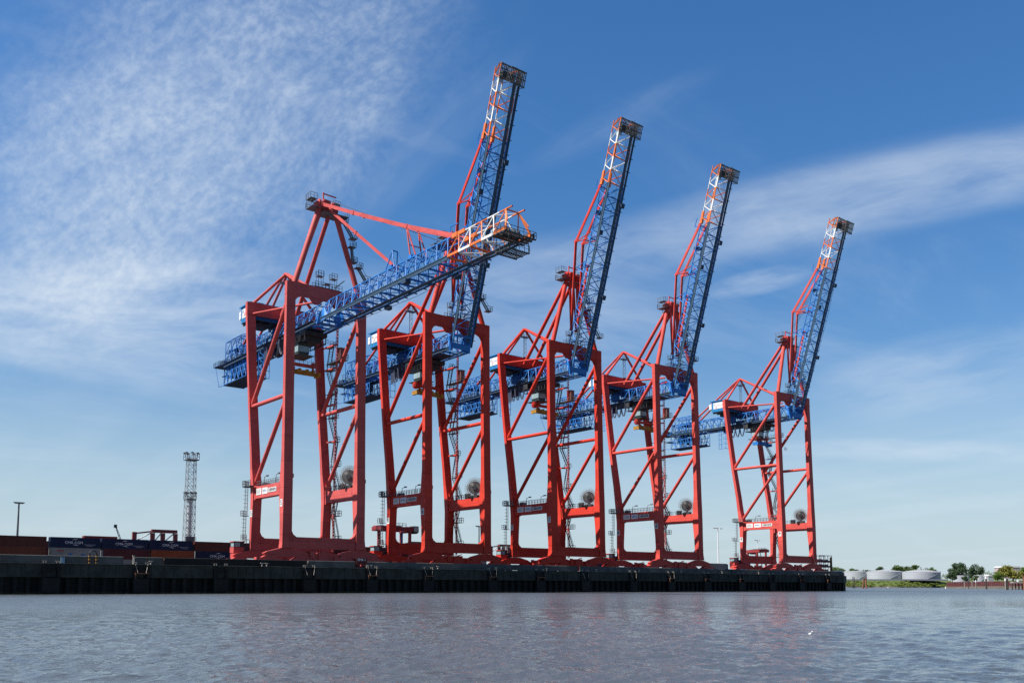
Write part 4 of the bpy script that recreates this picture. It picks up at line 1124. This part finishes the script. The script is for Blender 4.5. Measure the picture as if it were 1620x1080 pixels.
# ================================================================== YARD MACHINES
def straddle(x, y, label, rz=0.0):
    g = thing('straddle_carrier', (x, y, GZ), label, 'straddle carrier', 'straddle carriers in the yard', rz)
    for sy in (-1.9, 1.9):
        for sx in (-3.0, 3.2):
            mb = MB(); mb.box(sx - .32, sx + .32, sy - .25, sy + .25, 1.2, 9.7); mb.build('leg', M_REDC, g)
        mb = MB(); mb.box(-4.2, 4.4, sy - .3, sy + .3, .7, 1.3); b = mb.build('wheel_beam', M_REDC, g)
        for k in range(4):
            mb = MB(); mb.disc((-3.4 + k * 2.3, sy, .55), (0, 1, 0), .55, .35, 14); mb.build('wheel', DARK, b)
        mb = MB(); mb.box(-4.8, 4.0, sy - .3, sy + .3, 9.7, 10.7); mb.build('top_beam', M_REDC, g)
    mb = MB(); mb.box(-4.8, -3.6, -1.58, 1.58, 9.75, 10.9); mb.box(2.4, 4.0, -1.58, 1.58, 9.4, 10.8); mb.build('cross_member', M_REDC, g)
    mb = MB(); mb.box(-2.2, 1.4, -1.2, 1.2, 10.0, 11.0); mb.rail([(-3, -2.15, 10.7), (2, -2.15, 10.7)], .8, .06, 1.0); mb.build('engine_deck', DARK, g)
    mb = MB(); mb.post([(9.2, 4.05, 5.2, -2.1, -.5), (9.7, 4.05, 5.6, -2.2, -.4), (11.0, 4.05, 5.5, -2.2, -.4)]); c = mb.build('cabin', DARK, g)
    mb = MB(); mb.poly([(4.2, -2.23, 9.7), (5.5, -2.23, 9.7), (5.4, -2.23, 10.8), (4.2, -2.23, 10.8)]); mb.poly([(5.62, -2.1, 9.75), (5.62, -.5, 9.75), (5.53, -.5, 10.8), (5.53, -2.1, 10.8)]); mb.build('cabin_window', GLASS, c)
    mb = MB(); mb.bar((1.0, -2.3, 9.6), (-.2, -2.3, 1.3), .1, .3); mb.rail([(1.0, -2.35, 9.6), (-.2, -2.35, 1.3)], .6, .04, 2); mb.build('ladder', INKBLUE, g)
    return g
straddle(113.0, 185, 'red straddle carrier standing behind the left portal of the second crane')
straddle(291.5, 212, 'red straddle carrier seen end-on through the farthest crane portal', math.radians(70))

def yard_gantry(x, y, zt, ln, label):
    g = thing('yard_gantry', (x, y, GZ), label, 'gantry crane', 'red gantry cranes far back in the yard')
    h = zt - GZ
    pink = material('faded_gantry_paint', (0.24, 0.055, 0.055), 0.6, var=0.15)
    mb = MB(); mb.box(-ln * .35, ln * .65, -.6, .6, h - .9, h); mb.bar((-ln * .35, 0, h - .6), (-ln, 0, h - 1.3), .4, .4); mb.build('girder', pink, g)
    for x_ in (-ln, -ln * .3, ln * .1, ln * .6):
        mb = MB(); mb.box(x_ - .55, x_ + .55, -.4, .4, 0, h - (1.0 if x_ > -ln else .9)); mb.build('leg', pink, g)
    for a, b in ((-.9, -.35), (-.2, 0.05), (.2, .55)):
        mb = MB(); mb.tube((a * ln, .2, h - 3.2), (b * ln, .2, h - .9), .16, 6); mb.build('brace', WHITE, g)
yard_gantry(82.5, 260, 16.8, 7.0, 'faded red gantry crane behind the navy containers, left of the lattice tower')
yard_gantry(192.0, 300, 18.4, 6.0, 'small faded red gantry crane seen beneath the second crane')
yard_gantry(236.5, 300, 18.6, 6.0, 'small faded red gantry crane between the second and middle cranes')
g = thing('harbour_crane', (117.5, 420, GZ), 'distant grey crane jib rising behind the stacked containers on the left', 'crane')
mb = MB(); p0 = Vector((2.0, 0, 8)); p1 = Vector((-3.6, 0, 22.6))
for s in (-.45, .45):
    mb.tube(p0 + Vector((s, 0, 0)), p1 + Vector((s * .4, 0, 0)), .14, 5)
    for k in range(9): mb.tube(p0.lerp(p1, k / 9) + Vector((s, 0, 0)), p0.lerp(p1, (k + 1) / 9) + Vector((-s, 0, 0)), .07, 4)
mb.build('jib', STEEL, g)
mb = MB(); mb.box(-4.3, -3.1, -.4, .4, 21.9, 23.3); mb.build('jib_head', DARK, g)
mb = MB(); mb.box(-2, 3, -2, 2, 1, 5); mb.tube((1.5, 0, 5), (1.5, 0, 13), .5, 8); mb.build('tower', STEEL, g)

# rack of spreaders at the end of the quay
g = thing('spreader_rack', (253.5, 160, GZ), 'red and yellow lattice rack at the right end of the quay beside the farthest crane', 'rack')
rr = random.Random(4)
mb = MB(); lat = [(x_, y_) for x_ in (-3.5, -1.2, 1.2, 3.4) for y_ in (-1.2, 1.2)]
for x_, y_ in lat: mb.tube((x_, y_, 0), (x_, y_, 6.4), .1, 5)
for z in (1.5, 3.2, 4.8, 6.4):
    for y_ in (-1.2, 1.2): mb.tube((-3.5, y_, z), (3.4, y_, z), .1, 5)
mb.build('frame', material('dark_blue_steel', (0.05, 0.07, 0.12), 0.6), g)
for k in range(3):
    mb = MB(); z = 1.2 + k * 1.55; mb.box(-3.2, 3.0, -.9, -.3, z, z + .45); mb.box(-3.2, 3.0, .3, .9, z, z + .45)
    for j in range(7): mb.bar((-3.0 + j * .9, -.3, z + .4), (-2.6 + j * .9, .3, z + .9), .2, .5)
    mb.build('stored_spreader', RUST if k == 1 else M_REDC, g)
mb = MB(); mb.box(3.5, 3.9, -1.0, -.4, 0, 6.0); mb.build('yellow_post', YELLOW, g)
g = thing('white_van', (257.5, 157.2, GZ), 'white van parked at the end of the quay below the red rack', 'van')
mb = MB(); mb.loft([[(x_, y_, z) for x_, z in ((-1.9, .3), (-1.9, 1.2), (-1.3, 1.75), (1.9, 1.85), (1.9, .3))] for y_ in (.7, -.7)]); mb.build('body', WHITE, g)
mb = MB()
for x_ in (-1.2, 1.2): mb.disc((x_, -.62, .28), (0, 1, 0), .28, .25, 14); mb.disc((x_, .62, .28), (0, 1, 0), .28, .25, 14)
mb.build('wheels', DARK, g)
mb = MB(); mb.poly([(-1.62, -.715, 1.2), (-.6, -.715, 1.2), (-.6, -.715, 1.62), (-1.3, -.715, 1.62)]); mb.build('window', GLASS, g)

# ================================================================== FAR BANK
# placed along the river direction (depth d, across s), in a frame turned with the river bend
FD = Vector((0.6272, 0.7788, 0)); FS = Vector((0.7788, -0.6272, 0))
def fb(d, s, z=0.0): p = FD * d + FS * s; return (p.x, p.y, z)
def px(x, d): return (x - 810) / 1432.0 * d
def zpx(y, x, d): return 1.38 + (925.4 + .0018 * (x - 600) - y) / 1432.0 * d
def far_land(name, shore, top, edge):
    """strip of bank: rings run inland from the waterline, fanning out along the sight lines of the river bend"""
    rings = []
    for off, zf, jit in ((0, None, 0), (8, .9, .3), (24, top * .62, .5), (42, top, .5), (200, top, 1.0), (7000, top, 3.0)):
        ring = []
        for k, (d, s) in enumerate(shore):
            z = -.6 if zf is None else zf
            if edge and k == 0: z = -.6
            ring.append(fb(d + off, s * (d + off) / d, z + random.uniform(-jit, jit) * .3))
        rings.append(ring)
    mb = MB(); b = len(mb.v)
    for r_ in rings: mb.v += r_
    n = len(shore)
    for i in range(len(rings) - 1):
        for j in range(n - 1): mb.face([b + i * n + j, b + i * n + j + 1, b + (i + 1) * n + j + 1, b + (i + 1) * n + j])
    if 'river_bank' in MATS: tag(mb.build(name, MATS['river_bank']), kind='structure'); return
    mt = bpy.data.materials.new('river_bank'); MATS['river_bank'] = mt; mt.use_nodes = True
    t = NT(mt.node_tree); bs = mt.node_tree.nodes['Principled BSDF']; bs.inputs['Roughness'].default_value = 0.95
    tcn = t.n('ShaderNodeTexCoord'); v = tcn.outputs['Object']
    sp = t.n('ShaderNodeSeparateXYZ'); t.put(sp.inputs[0], v)
    n1 = t.noise(v, .05, 5.0); n2 = t.noise(v, .4, 4.0)
    grass = t.mix(n2, (0.045, 0.085, 0.015), (0.13, 0.17, 0.035)); mud = t.mix(n1, (0.05, 0.045, 0.035), (0.15, 0.125, 0.09))
    zz = t.math('ADD', sp.outputs[2], t.math('MULTIPLY', n1, 1.4))
    t.put(bs.inputs['Base Color'], t.mix(t.ramp(zz, 2.6, 3.4), mud, grass))
    tag(mb.build(name, mt), kind='structure')
far_land('far_bank', [(1010 - 14 * math.sin(k * 1.7), -300 + k * 45) for k in range(26)], 8.6, False)
far_land('river_shore', [(660, px(1487, 660)), (648, px(1493, 648)), (600, px(1520, 600)), (560, px(1548, 560)), (520, px(1578, 520)), (490, px(1612, 490)), (470, px(1660, 470)), (450, px(1760, 450)), (440, px(1900, 440))], 1.5, True)

def leafmat(name, a, b):
    if name in MATS: return MATS[name]
    mt = bpy.data.materials.new(name); mt.use_nodes = True
    t = NT(mt.node_tree); bs = mt.node_tree.nodes['Principled BSDF']; bs.inputs['Roughness'].default_value = 0.7
    g_ = t.n('ShaderNodeNewGeometry')
    tcn = t.n('ShaderNodeTexCoord')
    n = t.noise(tcn.outputs['Object'], .35, 3.0)
    f = t.math('ADD', t.math('MULTIPLY', g_.outputs['Random Per Island'], .5), t.math('MULTIPLY', n, .5))
    t.put(bs.inputs['Base Color'], t.mix(f, a, b))
    MATS[name] = mt
    return mt
LEAF_D = leafmat('dark_leaves', (0.018, 0.045, 0.016), (0.05, 0.10, 0.028)); LEAF_M = leafmat('green_leaves', (0.035, 0.075, 0.014), (0.10, 0.16, 0.03))
LEAF_Y = leafmat('yellow_green_leaves', (0.10, 0.115, 0.012), (0.24, 0.22, 0.03)); LEAF_L = leafmat('light_leaves', (0.06, 0.12, 0.01), (0.15, 0.23, 0.025))
BARK = material('bark', (0.09, 0.065, 0.045), 0.9, var=0.3, scale=0.8)

def leaf_cloud(mb, blobs, n, size, rng):
    for _ in range(n):
        bx, by, bz, br, bh = rng.choice(blobs)
        while True:
            p = Vector((rng.uniform(-1, 1), rng.uniform(-1, 1), rng.uniform(-1, 1)))
            if .25 < p.length < 1: break
        p = p * (0.55 + .45 * rng.random())
        c = Vector((bx + p.x * br, by + p.y * br, bz + p.z * bh))
        a = Vector((rng.gauss(0, 1), rng.gauss(0, 1), rng.gauss(0, 1))).normalized(); b = a.orthogonal().normalized(); e = a.cross(b)
        s = size * rng.uniform(.6, 1.4)
        mb.poly([c + b * s, c + e * s * .7, c - b * s * .9, c - e * s * .6])
def tree(d, s, z0, h, wd, mt, label, group='trees on the far bank', low=False, seed=1):
    rng = random.Random(seed)
    g = thing('tree', fb(d, s, z0), label, 'tree', group)
    mb = MB(); th_ = h * .35
    mb.tube((0, 0, -1), (0, 0, th_), h * .028 + .12, 8, 0, h * .02 + .08)
    for k in range(6):
        a = 2 * math.pi * k / 6 + rng.random(); r_ = wd * .32
        mb.tube((0, 0, th_ * rng.uniform(.5, 1)), (r_ * math.cos(a), r_ * math.sin(a), h * rng.uniform(.5, .8)), h * .016 + .05, 6, 0, .05)
    mb.build('trunk', BARK, g)
    blobs = []
    for k in range(13):
        a = rng.uniform(0, 6.28); rr = wd * .5 * rng.uniform(.1, .72); zz = h * rng.uniform(.22 if low else .32, .82)
        k_ = 1 - abs(zz / h - .5) * .7
        blobs.append((rr * k_ * math.cos(a), rr * k_ * math.sin(a), zz, wd * rng.uniform(.17, .28), h * rng.uniform(.12, .2)))
    mb = MB(); leaf_cloud(mb, blobs, 2600, wd * .026 + .10, rng); mb.build('crown', mt, g)
    return g
TREES = [  # x left, x right, y top, y base, depth, leaves, label
    (1308, 1333, 892.5, 915, 1120, LEAF_M, 'broad green tree just beyond the right end of the quay wall'),
    (1338, 1357, 899, 915, 1150, LEAF_M, 'low green tree behind the leftmost storage tank'),
    (1355, 1382, 899.5, 915, 1160, LEAF_D, 'low dark tree behind the gap between the left and middle big tanks'),
    (1380, 1398, 896.5, 915, 1150, LEAF_D, 'small round tree rising between the left and middle storage tanks'),
    (1408, 1436, 895, 915, 1150, LEAF_M, 'green tree behind the middle storage tank, lower and wide'),
    (1430, 1466, 892.5, 915, 1150, LEAF_M, 'tallest of the green trees behind the two larger storage tanks'),
    (1463, 1478, 896.5, 915, 1150, LEAF_M, 'small tree top behind the right-hand big tank'),
    (1496, 1516, 897, 919, 930, LEAF_D, 'dark tree, lower left half of the tall dark pair right of the tanks'),
    (1506, 1531, 889, 918, 920, LEAF_D, 'tallest dark tree on the far bank, right of the storage tanks'),
    (1531, 1553, 892, 917, 930, LEAF_D, 'round dark tree standing alone right of the tallest one'),
    (1497, 1511, 907, 919, 800, LEAF_D, 'dark bush at the left end of the maroon sheet wall'),
    (1518, 1529, 911, 920, 780, LEAF_D, 'small dark bush before the first small tank'),
    (1536, 1546, 910.5, 920, 780, LEAF_M, 'small bush between the two small tanks'),
    (1566, 1586, 903.5, 920, 760, LEAF_L, 'bright light green tree above the maroon wall'),
    (1582, 1618, 894.5, 920, 760, LEAF_Y, 'large yellow green tree in front of the white building'),
    (1607, 1632, 897, 920, 770, LEAF_L, 'light green tree cut by the right edge of the picture')]
for k, (xa, xb, yt, yb, d, mt, lb) in enumerate(TREES):
    xm = (xa + xb) / 2; z0 = zpx(yb, xm, d); z0 = min(z0, 9.2); zt = zpx(yt, xm, d)
    tree(d, px(xm, d), z0, (zt - z0) * 1.12, (xb - xa) / 1432.0 * d * 1.28, mt, lb, seed=20 + k, low=True)
# shrubs that cover the slope of the bank
mb = MB(); rng = random.Random(9)
blobs = []
for k in range(150):
    s = px(rng.uniform(1338, 1496), 1010); d = rng.uniform(1006, 1034); blobs.append((*fb(d, s)[:2], 1.2 + (d - 1006) * .20 + rng.uniform(-.4, .8), rng.uniform(1.8, 4.2), rng.uniform(.9, 2.0)))
leaf_cloud(mb, blobs, 15000, .42, rng)
tag(mb.build('shrubs', leafmat('bank_shrub_leaves', (0.06, 0.10, 0.012), (0.19, 0.23, 0.035))), 'light green shrubs covering the far river bank below the tanks', 'shrubs', kind='stuff')

# low woodland that closes the horizon behind the tanks
mb = MB(); rng = random.Random(12); blobs = []
for k in range(170):
    d = rng.uniform(1200, 1280); x_ = rng.uniform(1300, 1660)
    blobs.append((*fb(d, px(x_, d))[:2], rng.uniform(10.5, 17.5) + 1.8 * math.sin(x_ * .11), rng.uniform(3.5, 7.5), rng.uniform(2.2, 4.2)))
leaf_cloud(mb, blobs, 9000, .75, rng)
tag(mb.build('woodland', LEAF_M), 'low far-off woodland closing the horizon behind the storage tanks', 'woodland', kind='stuff')
TANKM = material('pale_tank_paint', (0.41, 0.43, 0.47), 0.5, var=0.06, scale=0.05, dirt=(0.36, 0.36, 0.38), dirt_amt=0.5, streak=True)
def tank(xa, xb, yt, ye, yb, d, label):
    xm = (xa + xb) / 2; R = (xb - xa) / 2 / 1432.0 * d
    g = thing('storage_tank', fb(d + R, px(xm, d), zpx(yb, xm, d) - .5), label, 'tank', 'oil tanks on the far bank')
    hw = zpx(ye, xm, d) - zpx(yb, xm, d) + .5; hr = zpx(yt, xm, d) - zpx(ye, xm, d)
    mb = MB(); n = 56
    ring = lambda r_, z: [(r_ * math.cos(-2 * math.pi * i / n), r_ * math.sin(-2 * math.pi * i / n), z) for i in range(n)][::-1]
    mb.loft([ring(R, 0), ring(R, hw)], 0, True, True)
    mb.build('shell', TANKM, g)
    mb = MB(); mb.loft([ring(R * 1.003, hw), ring(R * .86, hw + hr * .42), ring(R * .55, hw + hr * .78), ring(R * .2, hw + hr), ring(.2, hw + hr * 1.02)], 0, True, True)
    mb.build('roof', material('tank_roof', (0.34, 0.345, 0.36), 0.7), g)
    mb = MB()
    for k in range(1, 5):
        z = hw * k / 5
        mb.loft([ring(R * 1.002, z), ring(R * 1.002, z + .18)], 0, False)
    pts = [(R * 1.01 * math.cos(a), R * 1.01 * math.sin(a), hw * t) for t, a in [(j / 20, math.radians(215 + 55 * j / 20)) for j in range(21)]]
    mb.path(pts, .22, 4); mb.rail([(R * math.cos(math.radians(a)), R * math.sin(math.radians(a)), hw) for a in range(150, 340, 12)], 1.0, .09, 3)
    mb.build('stair_and_rings', material('tank_ring', (0.36, 0.38, 0.42), 0.5), g)
tank(1340, 1379, 902.3, 904.5, 917, 1060, 'smallest and leftmost of the three big pale storage tanks')
tank(1381, 1437, 900.8, 904.0, 917, 1040, 'middle one of the three big pale storage tanks across the water')
tank(1439, 1497, 900.6, 904.8, 917, 1020, 'rightmost and widest of the three big pale storage tanks')
tank(1510, 1536, 909.8, 911.2, 919, 900, 'small pale tank seen left, behind the maroon sheet wall')
tank(1542, 1560, 909.2, 910.6, 919, 900, 'small pale tank seen right, behind the maroon sheet wall')
# maroon sheet pile wall
g_m = material('maroon_sheet_piling', (0.115, 0.035, 0.038), 0.8, var=0.25, scale=0.3, dirt=(0.16, 0.10, 0.08), dirt_amt=0.5, streak=True)
mb = MB()
A = Vector(fb(676, px(1495, 676))); B = Vector(fb(508, px(1640, 508)))
n = 90
for k in range(n):
    p = A.lerp(B, k / n); q = A.lerp(B, (k + .5) / n); e = A.lerp(B, (k + 1) / n); dv = Vector((B - A)).normalized(); nv = Vector((-dv.y, dv.x, 0))
    o_ = nv * (.45 if k % 2 else 0); lo_, hi_ = -.5, 4.6
    for p0_, p1_ in ((p + o_, e + o_),):
        mb.loft([[(c.x, c.y, lo_), (c.x, c.y, hi_), (c.x + nv.x * .6, c.y + nv.y * .6, hi_), (c.x + nv.x * .6, c.y + nv.y * .6, lo_)] for c in (p0_, p1_)])
tag(mb.build('sheet_pile_wall', g_m), 'long low maroon sheet pile wall along the far bank at right', 'wall')
# low grey flood wall under the tanks
mb = MB(); A = fb(1036, px(1335, 1036)); B = fb(1012, px(1497, 1012)); mb.bar((A[0], A[1], 8.6), (B[0], B[1], 8.6), .8, 1.6)
tag(mb.build('flood_wall', material('far_grey_wall', (0.16, 0.17, 0.21), 0.8)), 'low grey wall running along the foot of the big tanks', 'wall')
# buildings behind the trees
def building(xa, xb, yt, yb, d, mt, rmt, label, depth=14):
    xm = (xa + xb) / 2; w_ = (xb - xa) / 1432.0 * d
    z0 = zpx(yb, xm, d); h = zpx(yt, xm, d) - z0
    g = thing('building', fb(d, px(xm, d), z0), label, 'building', rz=math.atan2(FS.y, FS.x))
    mb = MB(); mb.box(-w_ / 2, w_ / 2, 0, depth, 0, h); mb.build('wall', mt, g)
    mb = MB(); mb.loft([[(-w_ / 2 - .4, y_, h), (w_ / 2 + .4, y_, h), (w_ / 2 + .4, y_, h + .35), (w_ / 2 - 1, y_, h + 1.4), (-w_ / 2 + 1, y_, h + 1.4), (-w_ / 2 - .4, y_, h + .35)][::-1] for y_ in (-.4, depth + .4)]); mb.build('roof', rmt, g)
    k = max(2, int(w_ / 4))
    for i in range(k):
        mb = MB(); xx = -w_ / 2 + (i + .5) * w_ / k; mb.poly([(xx - .7, -.03, h * .55), (xx + .7, -.03, h * .55), (xx + .7, -.03, h * .85), (xx - .7, -.03, h * .85)]); mb.build('window', GLASS, g)
building(1583, 1612, 897.5, 915, 900, material('pinkish_render', (0.42, 0.34, 0.34), 0.8), material('pale_roof', (0.55, 0.55, 0.55), 0.7), 'pale pinkish building with a white roof behind the yellow green tree')
building(1331, 1343, 905.5, 916, 1090, material('brick_wall', (0.25, 0.12, 0.08), 0.8), material('orange_tiles', (0.50, 0.20, 0.08), 0.8), 'small building with an orange roof beside the end of the quay', 8)
building(1561, 1570, 911, 919, 850, material('grey_render', (0.35, 0.36, 0.37), 0.8), material('pale_roof', (0.55, 0.55, 0.55), 0.7), 'small grey building between the small tanks and the light green tree', 8)

# mooring piles in the water
WOOD = material('wet_pile_wood', (0.055, 0.042, 0.035), 0.85, var=0.3, scale=0.8, dirt=(0.02, 0.02, 0.018), dirt_amt=0.6)
PALEW = material('weathered_pile_wood', (0.24, 0.22, 0.19), 0.85, var=0.3, scale=0.8)
GP = 'mooring piles before the far bank'
def mooring(x, yt, d, r_, mt, label, cap=False, n=1):
    g = thing('mooring_pile', fb(d, px(x, d), -1.0), label, 'mooring pile', GP)
    h = zpx(yt, x, d) + 1.0
    mb = MB()
    for k in range(n):
        a = 2 * math.pi * k / max(1, n); o_ = r_ * 1.6 if n > 1 else 0
        mb.tube((o_ * 1.7 * math.cos(a), o_ * 1.7 * math.sin(a), 0), (o_ * .7 * math.cos(a), o_ * .7 * math.sin(a), h), r_, 8, 0, r_ * .92)
    mb.build('shaft', mt, g)
    mb = MB(); rr = r_ * (2.2 if n > 1 else 1.12); mb.tube((0, 0, h - (1.0 if cap else .15)), (0, 0, h + .12), rr, 10); mb.build('cap', WHITE if cap else mt, g)
mooring(1347.5, 912, 620, .28, WOOD, 'thin dark pile just right of the end of the quay, left of its close twin')
mooring(1349.6, 913, 625, .26, WOOD, 'thin dark pile right of its close twin, near the end of the quay')
mooring(1366.5, 914.5, 560, .55, RUST, 'rusty brown cluster pile standing before the leftmost big tank', n=3)
mooring(1523.0, 918, 520, .26, PALEW, 'thin pale pile at the left of the row before the maroon wall')
mooring(1529.0, 919.5, 520, .22, WOOD, 'short thin dark pile in the row before the maroon wall')
mooring(1535.0, 918, 510, .28, PALEW, 'pale pile in the middle of the row before the maroon wall')
mooring(1541.0, 917.5, 510, .30, PALEW, 'pale pile with light top, right end of the thin row before the maroon wall', True)
mooring(1557.3, 912, 470, .42, WOOD, 'thick black pile with white cap standing alone before the maroon wall', True)
mooring(1587.5, 914.8, 400, .34, PALEW, 'light thick pile touching a darker one, left of the small jetty', True)
mooring(1590.5, 915.5, 400, .42, WOOD, 'thick dark pile touching a lighter one, left of the small jetty')
mooring(1617.0, 910.5, 390, .55, RUST, 'stout rusty pile at the right edge of the picture')
g = thing('jetty', fb(400, px(1608, 400), -1.0), 'small grey timber jetty on dark piles at the right edge', 'jetty', rz=math.atan2(FS.y, FS.x))
mb = MB(); mb.box(-3.0, 3.4, -1.2, 1.2, 3.9, 4.5); mb.build('deck', material('jetty_grey', (0.30, 0.31, 0.30), 0.8), g)
for k in range(5):
    mb = MB(); x_ = -2.8 + k * 1.45; mb.tube((x_, 0, 0), (x_, 0, 3.9), .26, 7); mb.build('pile', WOOD, g)
mb = MB(); mb.box(-.7, -.1, -.6, 0, 4.5, 5.3); mb.build('locker', WHITE, g)
# small buoys and the gull
def buoy(x, y, d, label):
    g = thing('buoy', fb(d, px(x, d), 0), label, 'buoy', 'white marker buoys')
    mb = MB(); mb.tube((0, 0, -.4), (0, 0, .5), .45, 12, 0, .38, True); mb.tube((0, 0, .5), (0, 0, 1.3), .3, 12, 0, .06, True); mb.build('float', WHITE, g)
buoy(1402.3, 928, 860, 'tiny white buoy on the water before the middle storage tank')
buoy(1493.0, 930, 620, 'tiny white buoy on the water at the left end of the maroon wall')

def gull(loc):
    g = thing('gull', loc, 'small white gull floating on the open water in the right foreground', 'gull')
    st = [(-.26, .03, .02, .10), (-.18, .06, .05, .085), (-.06, .095, .08, .07), (.06, .10, .085, .075), (.15, .075, .075, .10), (.185, .045, .05, .16), (.20, .042, .045, .21), (.225, .046, .046, .245), (.265, .034, .034, .245), (.30, .012, .012, .235)]
    mb = MB(); n = 12
    mb.loft([[(y, a * math.cos(2 * math.pi * i / n), z + b * math.sin(2 * math.pi * i / n)) for i in range(n)] for y, a, b, z in st], 0, True, True)
    bd = mb.build('body', material('gull_white', (0.80, 0.80, 0.80), 0.7, var=0.03), g)
    mb = MB(); mb.tube((.29, 0, .236), (.345, 0, .222), .011, 6, 0, .004); mb.build('beak', YELLOW, g)
    for s in (-1, 1):
        mb = MB(); mb.loft([[(.13, s * .07, .11), (.10, s * .095, .15), (.08, s * .06, .155)], [(-.10, s * .085, .10), (-.12, s * .085, .14), (-.12, s * .03, .15)], [(-.34, s * .02, .11), (-.34, s * .02, .13), (-.34, s * .005, .13)]][::s], 0); mb.build('wing', material('gull_grey', (0.38, 0.40, 0.43), 0.7, var=0.05), g)
        mb = MB(); mb.disc((.245, s * .04, .255), (0, 1, 0), .008, .012, 8); mb.build('eye', BLACK, g)
    g.rotation_euler = (0, 0, math.radians(-118)); g.scale = (.42, .42, .42)
    return g
dg = 1.38 * 1432 / (1003.8 - 926.6)
gull((FD * dg + FS * px(1278, dg)) + Vector((0, 0, .02)))
